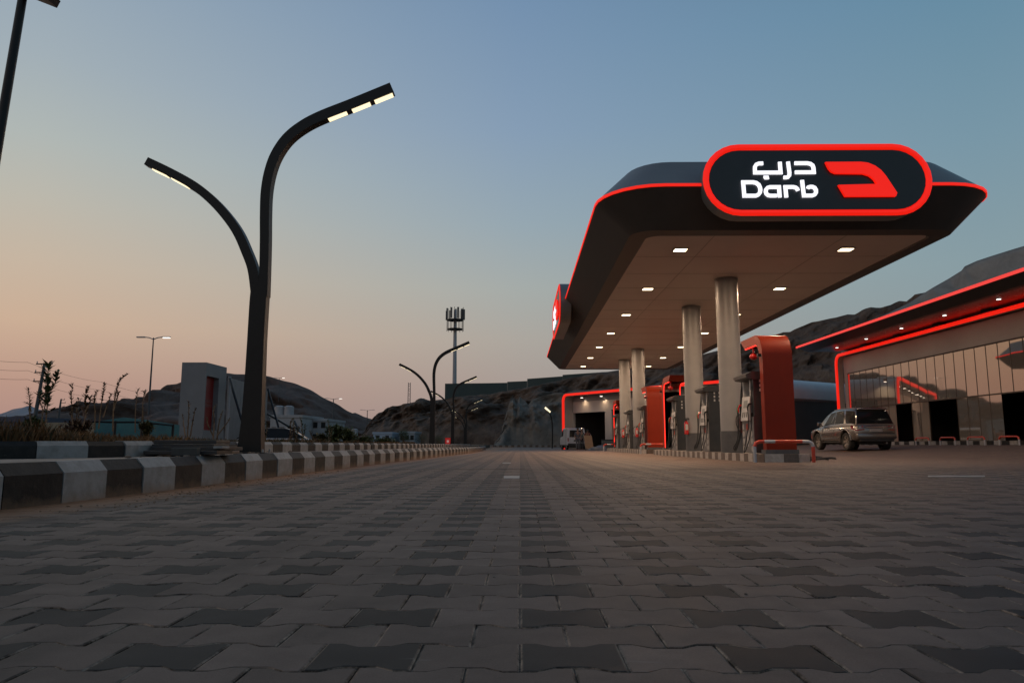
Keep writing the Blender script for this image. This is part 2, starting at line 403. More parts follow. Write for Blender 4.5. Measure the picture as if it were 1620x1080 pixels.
# wide ground to the horizon
def build_ground():
    mb = MB()
    xs = [-6000, -900, -200, -60, -14, 0, 24, 60, 200, 900, 6000]; ys = [-400, -9, 0, 20, 60, 116, 300, 900, 7000]
    vs = [(x, y, -.32) for y in ys for x in xs]; w = len(xs)
    mb.add(vs, [(j*w+i, j*w+i+1, (j+1)*w+i+1, (j+1)*w+i) for j in range(len(ys)-1) for i in range(w-1)])
    tag(mb.build('ground', pmat('dry sandy earth', (.14, .105, .08), (.09, .07, .055), .6, .95, 0, .5, detail=9)), kind='structure')
build_ground()

# ------------------------------------------------------------------ kerbs
def kerb(name, path, seg, h, w, zf, ch=.05, side=1, cap=None, gap=.008, mats=None, first=0, kind='structure', parent=None, ja=0.0, wj=0.0):
    """alternating painted kerb stones with a chamfered road edge, following a path; side=+1 puts the road on the right of the path"""
    P = [Vector((p[0], p[1])) for p in path]
    L = [0]
    for a, b in zip(P, P[1:]): L.append(L[-1]+(b-a).length)
    def pos(s):
        s = min(max(s, 0), L[-1])
        for i in range(len(P)-1):
            if s <= L[i+1]+1e-9: break
        t = (s-L[i])/(L[i+1]-L[i]); d = (P[i+1]-P[i]).normalized()
        return P[i].lerp(P[i+1], t), Vector((d.y, -d.x))*side
    mb = MB(); s = 0; k = first; rng = random.Random(5)
    while s < L[-1]-seg*.3:
        e = min(s+seg*(1+rng.uniform(-wj, wj)), L[-1]); j = rng.uniform(-ja, ja)
        rings = []
        for u in (s+gap/2, e-gap/2):
            p, nrm = pos(u); z = zf(p.x, p.y)
            prof = [(0, -.12), (0, h-ch), (-ch*.85, h), (-w, h), (-w, -.12)]
            rings.append([(p.x+nrm.x*(q+j), p.y+nrm.y*(q+j), z+r+ (j*.4 if r > 0 else 0)) for q, r in prof])
        mb.loft(rings, k % 2); s = e; k += 1
    o = mb.build(name, mats or [WHITEPAINT, BLACKPAINT], parent)
    return o
def jit(a, b, n): return a
kp = [(-3.74, 1.60), (-3.66, 3.0), (-3.52, 4.84), (-3.44, 5.4), (-3.42, 6.1), (-3.35, 7.2), (-3.31, 8.6), (-3.25, 10.4), (-3.2, 13), (-3.12, 17), (-2.95, 24), (-2.75, 31), (-2.55, 37)]
kz = lambda x, y: -.003*min(max(y-10, 0), 80)
tag(kerb('median_kerb', [(p[0], p[1]) for p in kp], .555, .31, .17, kz, ch=.085, first=1, ja=.006, wj=.06), kind='structure')
tag(kerb('far_median_kerb', [(-2.55, 37.02), (-2.6, 50), (-3.2, 70), (-5.5, 90)], .53, .3, .17, kz, ch=.07), kind='structure')
tag(kerb('far_road_kerb', [(-14, 114), (12, 114.5), (22, 112)], .47, .3, .2, lambda x, y: -.25, side=-1 if False else 1), kind='structure')
# second, inner kerb that holds the planting
ik = [(-7.72, 6.0), (-6.2, 6.15), (-5.05, 6.5), (-4.72, 6.68), (-4.37, 7.02), (-4.15, 7.5), (-4.04, 8.0), (-4.0, 11.4), (-3.94, 15), (-3.9, 20), (-3.85, 26), (-3.8, 37), (-4.0, 60)]
tag(kerb('planting_kerb', ik, .47, .165, .14, lambda x, y: .30+kz(x, y), ch=.045, first=1, ja=.008, wj=.08), kind='structure')
# median strip between the two kerbs, planting soil and the road beyond
mb = MB()
for (x0, y0), (x1, y1) in zip(kp, kp[1:]):
    mb.add([(x0-.15, y0, .300+kz(0, y0)), (x1-.15, y1, .300+kz(0, y1)), (-9, y1, .300+kz(0, y1)), (-9, y0, .300+kz(0, y0))], [(0, 1, 2, 3)])
tag(mb.build('median_strip', pmat('pale dusty mortar', (.34, .28, .235), (.24, .195, .16), 5, .9, 0, .5, detail=9)), kind='structure')
SOIL = pmat('dry soil', (.10, .065, .035), (.06, .04, .022), 4, .95, 0, .6, detail=9)
mb = MB()
pts = [(p[0]-.1, p[1]+.05) for p in ik]
for (x0, y0), (x1, y1) in zip(pts, pts[1:]):
    mb.add([(x0, y0, .40+kz(0, y0)), (x1, y1, .40+kz(0, y1)), (-20, y1+.01, .40+kz(0, y1)), (-20, y0+.01, .40+kz(0, y0))], [(0, 1, 2, 3)])
mb.box(-20, -4.05, 60.1, 100, -.3, .18); mb.box(-20.3, -19.9, 6, 100, -.3, .36)
tag(mb.build('planting_bed', SOIL), kind='structure')
mb = MB(); mb.box(-34, -20.4, -8, 300, -.32, -.26)
tag(mb.build('road', pmat('asphalt', (.05, .05, .052), (.065, .063, .062), 2, .85)), kind='structure')

# ------------------------------------------------------------------ street lamps
def ribbon(mb, pts, ws, y0, y1, mi=0):
    """rectangular bar along a path in the XZ plane, width ws in that plane and thickness y0..y1"""
    P = [Vector((p[0], p[1])) for p in pts]; rings = []
    for i, p in enumerate(P):
        t = (P[min(i+1, len(P)-1)]-P[max(i-1, 0)]).normalized(); n = Vector((-t.y, t.x)); w = ws[i]/2
        a = p+n*w; b = p-n*w
        rings.append([(a.x, y0, a.y), (b.x, y0, b.y), (b.x, y1, b.y), (a.x, y1, a.y)])
    mb.loft(rings, mi)
def smooth_path(pts, n=6):
    P = [Vector(p) for p in pts]; out = []
    for i in range(len(P)-1):
        p0 = P[max(i-1, 0)]; p1 = P[i]; p2 = P[i+1]; p3 = P[min(i+2, len(P)-1)]
        for k in range(n):
            t = k/n
            out.append(.5*((2*p1)+(p2-p0)*t+(2*p0-5*p1+4*p2-p3)*t*t+(3*p1-p0-3*p2+p3)*t**3))
    out.append(P[-1]); return out
LY = 10.2; LB = at(400, 716, LY)
def lp(px, py):
    q = at(px, py, LY); return (q.x-LB.x, q.z-.30)
def lamp_label(o, s): o['label'] = s
def make_lamp():
    root = empty('street_lamp', (LB.x, LY, .30), 'large lit double armed black street lamp beside the black plates on the median', 'street lamp', 'curved twin arm lamps along the median')
    T = .15
    tr = [lp(396, 720), lp(397.5, 705), lp(400.5, 660), lp(404, 600), lp(407, 540), lp(410.5, 480), lp(412.5, 455)]
    ws = [.36, .325, .275, .25, .235, .235, .225]
    tp = smooth_path(tr, 4); wsp = list(np.interp(np.linspace(0, 6, len(tp)), range(7), ws))
    mb = MB(); ribbon(mb, tp, wsp, -T/2, T/2); mb.build('trunk', BLACKMETAL, root)
    pl = MB(); pl.box(tr[0][0]-.27, tr[0][0]+.27, -.2, .2, -.005, .02, bev=.004)
    base = pl.build('base_plate', BLACKMETAL, root)
    for sx in (-1, 1):
        for sy in (-1, 1):
            b = MB(); c = (tr[0][0]+sx*.22, sy*.14); b.cyl((*c, .02), (*c, .06), .014, n=6); b.build('bolt', STEEL, base)
    ra = [lp(418.5, 470), lp(420, 420), lp(420.8, 380), lp(421, 340), lp(422.5, 305), lp(428, 274), lp(438, 247), lp(455, 222), lp(478, 203), lp(508, 187), lp(560, 166.5), lp(621, 141.5)]
    rp = smooth_path(ra, 5); w = [.135]*len(rp)
    for i in range(len(rp)): w[i] = .125+.03*min(1, i/len(rp)*1.2)
    mb = MB(); ribbon(mb, rp, w, -T/2+.004, T/2-.004); arm = mb.build('arm', BLACKMETAL, root)
    la = [lp(410, 500), lp(406, 458), lp(401, 425), lp(391, 398), lp(379, 371), lp(363, 347), lp(340, 321), lp(311, 297), lp(272, 275), lp(234.5, 257)]
    lpth = smooth_path(la, 5)
    mb = MB(); ribbon(mb, lpth, [.14-.02*i/len(lpth) for i in range(len(lpth))], -T/2+.008, T/2-.008); arm2 = mb.build('arm', BLACKMETAL, root)
    def led(a, b, arm, off):
        A = Vector(lp(*a)); B = Vector(lp(*b)); t = (B-A).normalized(); n = Vector((t.y, -t.x))
        if n.y > 0: n = -n
        c = (A+B)/2; L = (B-A).length/2
        mb = MB(); q = [A+n*off, B+n*off, B+n*(off+.012), A+n*(off+.012)]
        mb.prism([(p.x, -.055, p.y) for p in q], (0, .11, 0)); mb.build('lamp_panel', LEDGLOW, arm)
        al = area('lamp_light', (c.x+n.x*(off+.03), 0, c.y+n.y*(off+.03)), L*2, .1, 12.0, (1, .72, .42), root)
        al.rotation_euler = (0, math.atan2(-n.x, -n.y), 0)
    # centre line of the head: panels on its underside
    for a, b in (((517, 182.5), (546, 171)), ((554.5, 168.5), (583, 157)), ((590, 154.5), (618.5, 143))): led(a, b, arm, .077)
    for a, b in (((247, 263), (269, 273.5)), ((277, 277.5), (302, 291))): led(a, b, arm2, .062)
    return root
lamp0 = make_lamp()
lamp_lbls = ['black twin arm street lamp second along the median, in front of the telecom mast',
             'black twin arm street lamp third along the median, overlapping the dark green wall',
             'fourth curved twin arm street lamp, small and low against the rocky cliff',
             'farthest curved twin arm street lamp, lit against the rocky cliff by the small red sign']
for (px, py, Y, py_s, lb) in ((684, 711, 37, 1, lamp_lbls[0]), (716, 710, 56.6, 1, lamp_lbls[1]), (737, 709, 83, 1, lamp_lbls[2]), (735, 708, 102, 1, lamp_lbls[3])):
    c = copy_tree(lamp0); q = at(px, py, Y); c.location = (q.x, Y, .18 if Y < 60 else 0); c['label'] = lb

# the mast at the frame's left edge, with a floodlight head
mr_ = empty('flood_light_mast', (-5.2, 5.75, .30), 'dark mast with a boxy head rising out of the top left corner', 'light mast')
mb = MB(); a = at(0, 208, 5.75); b = at(36, -5, 5.75); dd = (b-a)
p0 = a-dd*((a.z-.3)/dd.z); p1 = b+dd*.25
mb.tube([p0, a, b, p1], [.055, .037, .034, .033], 12); mb.build('pole', BLACKMETAL, mr_, True)
mb = MB(); q0 = at(40, -18, 5.75); q1 = at(78, -3, 5.75)
t = (q1-q0).normalized(); n = Vector((-t.z, 0, t.x))
mb.prism([q0+n*.05+Vector((0, -.12, 0)), q1+n*.05+Vector((0, -.12, 0)), q1-n*.02+Vector((0, -.12, 0)), q0-n*.02+Vector((0, -.12, 0))], (0, .24, 0)); mb.build('lamp_head', BLACKMETAL, mr_)
mb = MB(); mb.box(p0.x-.15, p0.x+.15, 5.6, 5.9, .296, .315, bev=.004); mb.build('base_plate', BLACKMETAL, mr_)
recenter(mr_)

# ------------------------------------------------------------------ fuel canopy
CX0, CX1, CY0, CY1 = 1.88, 11.22, 15.95, 50.7
def rrect(x0, x1, y0, y1, r, z, n=7):
    o = []
    for cx, cy, a0 in ((x1-r, y1-r, 0), (x0+r, y1-r, 90), (x0+r, y0+r, 180), (x1-r, y0+r, 270)):
        for k in range(n+1):
            a = R(a0+90*k/n); o.append((cx+r*math.cos(a), cy+r*math.sin(a), z))
    return o
def off(i, r, z): return rrect(CX0+i, CX1-i, CY0+i, CY1-i, r, z)
can = empty('fuel_canopy', (6.35, 33.3, 0), 'long dark hexagonal fuel station canopy on round columns above the pump islands', 'canopy')
ZS = CH+4.97; ZR = CH+5.76
mb = MB(); mb.loft([off(1.24, .35, ZS+.012), off(1.2, .35, ZS-.02), off(.80, .55, ZS), off(0, 1.45, ZR)], cap=False); mb.build('fascia', pmat('charcoal cladding', (.050, .046, .043), (.060, .055, .051), 1.5, .5, 0, 0, rvar=.06), can, True, 20)
mb = MB(); mb.loft([off(0, 1.45, ZR+.074), off(.80, .95, ZR+.90), off(.98, .9, ZR+.92)], cap=False); mb.add(off(.98, .9, ZR+.92), [tuple(range(32))]); mb.build('roof', GREYCLAD, can, True, 20)
mb = MB(); mb.loft([off(.0, 1.45, ZR+.002), off(-.025, 1.46, ZR+.006), off(-.025, 1.46, ZR+.068), off(.0, 1.45, ZR+.072)], cap=False); mb.build('light_strip', REDGLOW, can, True)
mb = MB(); mb.add(off(1.235, .35, ZS+.012), [tuple(range(32))]); so = mb.build('soffit', SOFFIT, can)
jt = MB()
for k in range(1, 17):
    y = CY0+1.3+k*2.0
    if y < CY1-1.3: jt.box(CX0+1.3, CX1-1.3, y-.006, y+.006, ZS+.006, ZS+.011)
for x in (4.75, 7.95): jt.box(x-.006, x+.006, CY0+1.3, CY1-1.3, ZS+.007, ZS+.0115)
jt.build('panel_joint', pmat('joint shadow', (.30, .27, .24), (.32, .29, .26), 3, .8), so)
dl = None
for k in range(7):
    for X in (4.19, 8.48):
        Y = 18.5+4.87*k
        if dl is None:
            mb = MB(); mb.box(-.19, .19, -.17, .17, -.022, 0, bev=.005); dl = mb.build('downlight', PUMPGREY, can)
            for i in range(2):
                ms = MB(); ms.box(-.155, .155, -.125+.13*i, -.005+.13*i, -.03, -.0225); ms.build('lens', LAMPGLOW, dl)
            area('downlight_lamp', (0, 0, -.05), .32, .32, 138.0, (1, .68, .44), dl)
            dl.location = (X-6.35, Y-33.3, ZS+.009); d_ = dl
        else:
            d_ = copy_tree(dl, can); d_.location = (X-6.35, Y-33.3, ZS+.009)
cl = None
for Y in (22, 26.6, 38.9, 44):
    root = MB(); root.cyl((6.36, Y, .12), (6.36, Y, ZS+.01), .335, n=40); c_ = root.build('column', COLUMNM, can, True)
    b_ = MB(); b_.cyl((6.36, Y, .1), (6.36, Y, .79), .35, n=40); b_.build('column_base', COLBASE, c_, True)
    b_ = MB(); b_.cyl((6.36, Y, ZS-.10), (6.36, Y, ZS+.004), .345, n=40); b_.build('collar', COLUMNM, c_, True)
for ch in list(can.children):
    if not ch.name.startswith('downlight'):
        ch.matrix_parent_inverse = Matrix.Translation(can.location).inverted()

# ------------------------------------------------------------------ illuminated signs
def stroke2d(pts, w, closed=False):
    """left and right offset outline of a centre line"""
    P = [Vector(p) for p in pts]; n = len(P); Lf = []; Rt = []
    for i in range(n):
        a = P[(i-1) % n] if (closed or i > 0) else P[i]; b = P[(i+1) % n] if (closed or i < n-1) else P[i]
        d1 = (P[i]-a).normalized() if (P[i]-a).length > 1e-6 else (b-P[i]).normalized(); d2 = (b-P[i]).normalized() if (b-P[i]).length > 1e-6 else d1
        t = (d1+d2).normalized(); m = Vector((-t.y, t.x)); k = 1/max(.5, m.dot(Vector((-d1.y, d1.x))))
        Lf.append(P[i]+m*w/2*k); Rt.append(P[i]-m*w/2*k)
    return Lf, Rt
def _u(pts): return [(x/3+210, y/3+120) for x, y in pts]
LETTERS = {
 'D': (_u([(214, 671), (205, 441), (350, 441), (395, 452), (430, 482), (447, 525), (450, 560), (440, 600), (415, 630), (380, 645), (238, 645)]), 17.5),
 'a': (_u([(725, 671), (722, 515), (590, 515), (555, 525), (532, 552), (526, 585), (535, 617), (558, 638), (590, 645), (682, 645)]), 17),
 'r': (_u([(820, 672), (814, 515), (925, 515), (962, 524), (984, 545), (994, 572)]), 17),
 'b': (_u([(1061, 412), (1075, 645), (1195, 645), (1230, 632), (1252, 600), (1254, 565), (1238, 530), (1205, 513), (1175, 512), (1148, 520), (1140, 540)]), 17),
 'ba': (_u([(508, 155), (445, 157), (408, 172), (387, 205), (384, 240), (384, 295), (757, 295), (752, 135)]), 17),
 'ra': (_u([(872, 132), (885, 300), (880, 340), (858, 366), (830, 371), (795, 370)]), 16.5),
 'dal': (_u([(966, 155), (1150, 155), (1195, 165), (1226, 190), (1237, 225), (1239, 293), (965, 293)]), 17)}
DOT = _u([(506, 345), (575, 345), (583, 395), (525, 397), (508, 378)])
EMBLEM = [(680, 168), (850, 168), (885, 173), (918, 188), (945, 210), (966, 238), (1015, 325), (1008, 342), (765, 342), (735, 284), (921, 280), (908, 256), (888, 238), (858, 228), (725, 226), (706, 217), (693, 200)]
CU, CV = 641.0, 252.0          # centre of the sign in those units
def make_sign(root, mp, nvec, u, sx=1.0, letters=True):
    """mp(u, v, d): metres across, up and out of the sign face -> point"""
    HW, HH = 2.56*sx, .835
    def stad(hw, hh, n=14):
        o = []
        for cx, a0 in ((hw-hh, -90), (-(hw-hh), 90)):
            for k in range(n+1): a = R(a0+180*k/n); o.append((cx+hh*math.cos(a), hh*math.sin(a)))
        return o
    o1 = stad(HW, HH); o2 = stad(HW-.14, HH-.14)
    mb = MB(); k = len(o1)
    rings = [[mp(a, b, d) for a, b in o] for o, d in ((o1, -.40), (o1, 0), (stad(HW-.05, HH-.05), .035), (stad(HW-.10, HH-.10), .035), (o2, 0), (o2, -.08))]
    mb.loft(rings[1:], cap=False); mb.build('sign_border', REDSIGN, root, True, 50)
    mb = MB(); mb.loft([[mp(a*.99, b*.99, -.44) for a, b in o1], [mp(a*.995, b*.99, -.012) for a, b in o1]]); mb.build('sign_case', GREYCLAD, root, True, 50)
    mb = MB(); mb.loft([[mp(a, b, -.01) for a, b in o2], [mp(a, b, .0) for a, b in stad(HW-.15, HH-.15)]], cap=True); mb.build('sign_panel', SIGNPANEL, root)
    def P(q): return ((q[0]-CU)*u*sx, -(q[1]-CV)*u)
    def lit(name, poly_fn, mats): 
        mb = MB(); poly_fn(mb); return mb.build(name, mats, root)
    for key, (pts, w) in LETTERS.items():
        mb = MB(); L, Rr = stroke2d(pts, w)
        Lm = [P(q) for q in L]; Rm = [P(q) for q in Rr]
        rings = [[mp(*l, .02), mp(*r, .02), mp(*r, .055), mp(*l, .055)] for l, r in zip(Lm, Rm)]
        mb.loft(rings); mb.build('letter', WHITESIGN, root)
    mb = MB(); q = [P(x) for x in DOT]; mb.prism([mp(*x, .02) for x in q], Vector(nvec)*.035); mb.build('letter', WHITESIGN, root)
    mb = MB(); q = [P(x) for x in EMBLEM]; mb.prism([mp(*x, .004) for x in q], Vector(nvec)*.07); mb.build('emblem', REDSIGN, root)
def smooth_corner(pts):
    out = [Vector(pts[0])]
    P = [Vector(p) for p in pts]
    for i in range(1, len(P)-1):
        a, b, c = P[i-1], P[i], P[i+1]; r = min(4, (b-a).length*.3, (c-b).length*.3)
        d1 = (a-b).normalized()*r; d2 = (c-b).normalized()*r
        if abs(d1.normalized().dot(d2.normalized())) < .3 and r > 3: out += [b+d1, b+d1*.3+d2*.3, b+d2]
        else: out.append(b)
    out.append(P[-1]); return out
SY = 15.72; scn = at(1293, 284.3, SY)
sg = empty('station_sign', (scn.x, SY, scn.z), 'wide pill shaped illuminated sign with glowing red border on the canopy front', 'sign')
make_sign(sg, lambda a, b, d: (a, -d, b), (0, -1, 0), 15.72/1152/3*1.012)
SX = 1.66; sg2 = empty('station_sign', (SX, 32.2, CH+5.72), 'pill shaped red bordered sign on the long left canopy side, seen edge on', 'sign')
make_sign(sg2, lambda a, b, d: (-d, -a, b), (-1, 0, 0), 15.72/1152/3*1.012, 1.25)
# the brackets that close the gap to the sloping fascia
mb = MB(); mb.prism([(.0, -.7, .25), (1.1, -.9, .75), (1.1, -.9, .15)], (0, 1.6, 0)); 

# ------------------------------------------------------------------ pump islands
ISL = [(18.15, 32.5), (34.9, 49.6)]
BROWNP = pmat('worn brown paint', (.10, .07, .055), (.15, .11, .085), 9, .6, 0, .3)
IX0, IX1 = 5.95, 7.02
for i, (y0, y1) in enumerate(ISL):
    z = gz(6.4, (y0+y1)/2)
    root = empty('pump_island', (6.47, (y0+y1)/2, z), ['raised kerbed pump island nearest the camera, under the front half of the canopy', 'raised kerbed pump island farther back, under the rear half of the canopy'][i], 'pump island', 'kerbed islands under the canopy')
    x0, x1 = IX0, IX1
    path = [(x1-.3, y1), (x0+.15, y1), (x0, y1-.15), (x0, y0+.2), (x0+.16, y0), (x1+.1-.3, y0), (x1+.1, y0+.25), (x1+.1, y1-.2), (x1-.3, y1)]
    o = kerb('island_kerb', path, .36, .2, .14, lambda x, y: gz(x, y), ch=.035, side=-1, mats=[pmat('island cream paint', (.46, .40, .35), (.34, .29, .25), 9, .6, 0, .3), BROWNP], gap=.012, ja=.006, wj=.05)
    mb = MB(); mb.box(x0+.12, x1-.02, y0+.12, y1-.12, z-.1, z+.195); s = mb.build('island_slab', CONCRETE)
    for c in (o, s):
        c.parent = root
    recenter(root)

# arches at both ends of each island
def make_arch(root, y_leg, sgn):
    """a leg that bends over towards the pumps; sgn=+1 when the slab runs away from the camera"""
    x0, x1 = 6.22, 6.98; H = 3.28; T = .25; Ls = 1.8; r = .56; Lb = Ls-.35
    outer = [(0, .2), (0, H-r)]+[(r-r*math.cos(a), H-r+r*math.sin(a)) for a in [R(q) for q in range(10, 90, 10)]]+[(r, H), (Ls, H)]
    ri = r-T+.02
    inner = [(Lb, H-T), (T+ri, H-T)]+[(T+ri-ri*math.sin(a), H-T-ri+ri*math.cos(a)) for a in [R(q) for q in range(15, 90, 15)]]+[(T, H-T-ri), (T, .2)]
    P = [(q[0]*sgn, q[1]) for q in outer+inner]
    mb = MB(); mb.prism([(x0-6.47, a, b) for a, b in P], (x1-x0, 0, 0)); mb.build('arch_panel', REDPANEL, root, True, 30)
    ins = inner
    mb = MB(); k = len(ins); rings = []
    for a, b in ins: pass
    n_in = [(a*sgn, b) for a, b in inner]
    lin_ = MB()
    for (a, b), (c, d) in zip(n_in, n_in[1:]):
        na = Vector((b-d, c-a)).normalized()*.008*sgn
        lin_.prism([(x0+.06-6.47, a+na.x*-1, b-na.y), (x0+.06-6.47, c-na.x, d-na.y), (x0+.06-6.47, c, d), (x0+.06-6.47, a, b)], (x1-x0-.12, 0, 0))
    lin_.build('lining', WALLBEIGE, root)
    for X in (x0+.03, x1-.03):
        mb = MB(); mb.tube([(X-6.47, a+.012*sgn, b-.012) for a, b in n_in], .016, 6); mb.build('light_strip', REDTHIN, root)
    mb = MB(); y = 1.15*sgn
    bm = bmesh.new(); bmesh.ops.create_uvsphere(bm, u_segments=16, v_segments=10, radius=.115); bmesh.ops.scale(bm, vec=(1, 1, .8), verts=bm.verts); bmesh.ops.translate(bm, vec=(-.1, y, H-T-.24), verts=bm.verts); mb.frombm(bm)
    mb.cyl((-.1, y, H-T-.18), (-.1, y, H-T+.01), .03); mb.build('alarm_globe', REDPAINT, root, True)
    mb = MB(); mb.box(x0-6.47-.04, x1-6.47+.04, min(-.04*sgn, (T+.04)*sgn), max(-.04*sgn, (T+.04)*sgn), .19, .30); mb.build('foot_plate', COLBASE, root)
    for X in (x0-6.47-.02,):
        mb = MB(); mb.box(X-.08, X, (T*.5-.05)*sgn-.05, (T*.5-.05)*sgn+.05, H-.62, H-.54); mb.build('camera', BLACKMETAL, root)
al = ['orange red end arch nearest the camera at the front of the near pump island', 'red glowing end arch at the far end of the near pump island',
      'orange red end arch at the near end of the rear pump island', 'farthest red end arch, at the far end of the rear pump island']
for (yl, s, lb) in ((18.6, 1, al[0]), (31.9, -1, al[1]), (35.6, 1, al[2]), (48.8, -1, al[3])):
    root = empty('island_arch', (6.47, yl, gz(6.4, yl)), lb, 'arch', 'red arches at the island ends'); make_arch(root, yl, s)

# fuel dispensers ---------------------------------------------------
def make_pump():
    root = empty('fuel_dispenser', (0, 0, 0), '', 'fuel pump', 'fuel dispensers on the pump islands')
    # local: faces -X and +X towards the lanes, length along Y
    w, l = .30, .50
    mb = MB(); mb.box(-w, w, -l, l, 0, .95, bev=.015); mb.build('lower_cabinet', PUMPGREY, root)
    for s in (-1, 1):
        mb = MB(); mb.box(-w+.03, w-.03, min(s*(l+.012), s*(l-.13)), max(s*(l+.012), s*(l-.13)), .96, 2.02, bev=.01); mb.build('side_column', PUMPDARK, root)
        mb = MB(); mb.box(-w+.01, w-.01, min(s*(l+.012), s*(l+.001)), max(s*(l+.012), s*(l+.001)), .02, .96); mb.build('end_panel', PUMPDARK, root)
    mb = MB(); mb.box(-.12, .12, -l+.13, l-.13, .96, 1.96); mb.build('core', DARKVOID, root)
    mb = MB(); mb.box(-w-.02, w+.02, -l+.15, l-.25, .955, 1.06, bev=.01); mb.build('shelf', PUMPDARK, root)
    for s in (-1, 1):
        o = [(s*.385, .86), (s*.315, 1.50), (s*.285, 1.50), (s*.305, .86)]
        mb = MB(); mb.prism([(a, -.36, b) for a, b in o], (0, .66, 0)); d = mb.build('display_panel', PUMPLIGHT, root)
        for q in range(3):
            yy = -.24+q*.17; mb = MB()
            mb.prism([(s*.3780, yy, .95), (s*.3626, yy, 1.09), (s*.357, yy, 1.09), (s*.372, yy, .95)], (0, .07, 0)); mb.build('nozzle_slot', DARKVOID, d)
        mb = MB(); mb.prism([(s*.3500, -.2, 1.20), (s*.3275, -.2, 1.40), (s*.322, -.2, 1.40), (s*.345, -.2, 1.20)], (0, .34, 0)); mb.build('screen', pmat('grey screen', (.12, .13, .12), (.16, .17, .155), 8, .3), d)
        for q in range(4):
            for yy in (-.36, .34):
                dk = MB(); dk.tube([(s*(w+.001), yy, .12+q*.195), (s*(w+.010), yy, .12+q*.195)], .078, 14); dk.build('grade_badge', PUMPLIGHT, root)
        mb = MB(); mb.box(min(s*w, s*(w+.006)), max(s*w, s*(w+.006)), -.10, .1, .62, .78); mb.build('warning_label', RAILRED, root)
        mb = MB(); mb.box(min(s*w, s*(w+.005)), max(s*w, s*(w+.005)), -.05, .06, .18, .55); mb.build('sticker', PUMPLIGHT, root)
        for q, (yy, mt) in enumerate(((-.45, BLACKMETAL), (.38, REDPAINT), (.47, GREENGRIP))):
            mb = MB(); mb.tube([(s*(w+.01), yy, 1.30), (s*(w+.08), yy, 1.28), (s*(w+.115), yy, 1.20), (s*(w+.11), yy, 1.10)], [.022, .028, .024, .018], 8); nz = mb.build('nozzle', mt, root, True)
            pth = smooth_path([(s*(w+.11), yy, 1.12), (s*(w+.12), yy-.02, .75), (s*(w+.17), yy-.06*(q-1), .35), (s*(w+.24), yy+.06, .04+.05*q), (s*(w+.16), yy+.12, .12), (s*(w+.03), yy+.07, .6), (s*(w+.02), yy+.02, 1.3), (s*(w-.04), yy+.01, 1.90)], 5)
            mb = MB(); mb.tube(pth, .013, 7); mb.build('hose', RUBBER, root, True)
    # light dots up the dark end
    for s in (-1, 1):
        mb = MB()
        for q in range(3):
            for xx in (-.08, .08): mb.box(xx-.025, xx+.025, min(s*(l+.012), s*(l+.018)), max(s*(l+.012), s*(l+.018)), 1.62+q*.12, 1.69+q*.12)
        mb.build('vent', PUMPLIGHT, root)
    # head with its flared brow
    mb = MB()
    mb.prism([(-.42, -l-.06, 1.96), (-.46, -l-.06, 2.06), (-.30, -l-.06, 2.14), (.30, -l-.06, 2.14), (.46, -l-.06, 2.06), (.42, -l-.06, 1.96), (.25, -l-.06, 1.93), (-.25, -l-.06, 1.93)], (0, 2*l+.12, 0)); mb.build('head', PUMPDARK, root)
    for s in (-1, 1):
        mb = MB(); mb.prism([(s*.445, -l-.05, 1.985), (s*.463, -l-.05, 2.05), (s*.475, -l-.05, 2.05), (s*.457, -l-.05, 1.985)], (0, 2*l+.1, 0)); mb.build('brand_band', PUMPGREY, root)
    for y in (-.30, .28):
        mb = MB(); mb.box(-.29, .29, y-.035, y+.035, .961, 1.93); mb.build('upright', PUMPLIGHT, root)
    return root
pl_ = ['fuel pump beside the nearest orange arch, in front of the first column', 'fuel pump between the two nearest canopy columns', 'fuel pump under the glowing red arch at the far end of the near island',
       'fuel pump just behind the orange arch of the rear island', 'fuel pump between the two rear canopy columns', 'farthest fuel pump, under the last red arch']
pump = make_pump()
for i, Y in enumerate((19.75, 24.3, 29.1, 36.6, 41.4, 46.3)):
    o = pump if i == 0 else copy_tree(pump); o.location = (6.42, Y, gz(6.4, Y)+.2); o['label'] = pl_[i]

# fire extinguishers ------------------------------------------------
def make_ext():
    root = empty('fire_extinguisher', (0, 0, 0), '', 'fire extinguisher', 'extinguishers hung on the canopy columns')
    mb = MB(); n = 14
    mb.tube([(0, 0, 0), (0, 0, .02), (0, 0, .4), (0, 0, .45), (0, 0, .48)], [.06, .078, .078, .05, .025], n); mb.build('cylinder', REDPAINT, root, True)
    mb = MB(); mb.tube([(0, 0, .48), (0, 0, .53)], .022, 8); mb.box(-.02, .11, -.015, .015, .53, .56); mb.box(-.02, .09, -.012, .012, .58, .6); mb.build('valve', BLACKMETAL, root)
    mb = MB(); mb.tube(smooth_path([(-.02, 0, .54), (-.15, 0, .5), (-.19, 0, .3), (-.14, 0, .1), (-.08, 0, .05)], 4), .014, 6); mb.build('hose', RUBBER, root, True)
    mb = MB(); mb.box(-.045, .045, -.085, -.075, .16, .36); mb.build('tag_plate', PUMPLIGHT, root)
    return root
ext = make_ext(); el_ = ['red fire extinguisher on the nearest canopy column', 'red fire extinguisher on the second canopy column from the front', 'red fire extinguisher on the third canopy column', 'red fire extinguisher on the rearmost canopy column']
for i, Y in enumerate((22, 26.6, 38.9, 44)):
    o = ext if i == 0 else copy_tree(ext); a = R(-62 if i == 0 else (-150 if i == 1 else -120)); o.location = (6.36+.43*math.cos(a), Y+.43*math.sin(a), .74); o['label'] = el_[i]

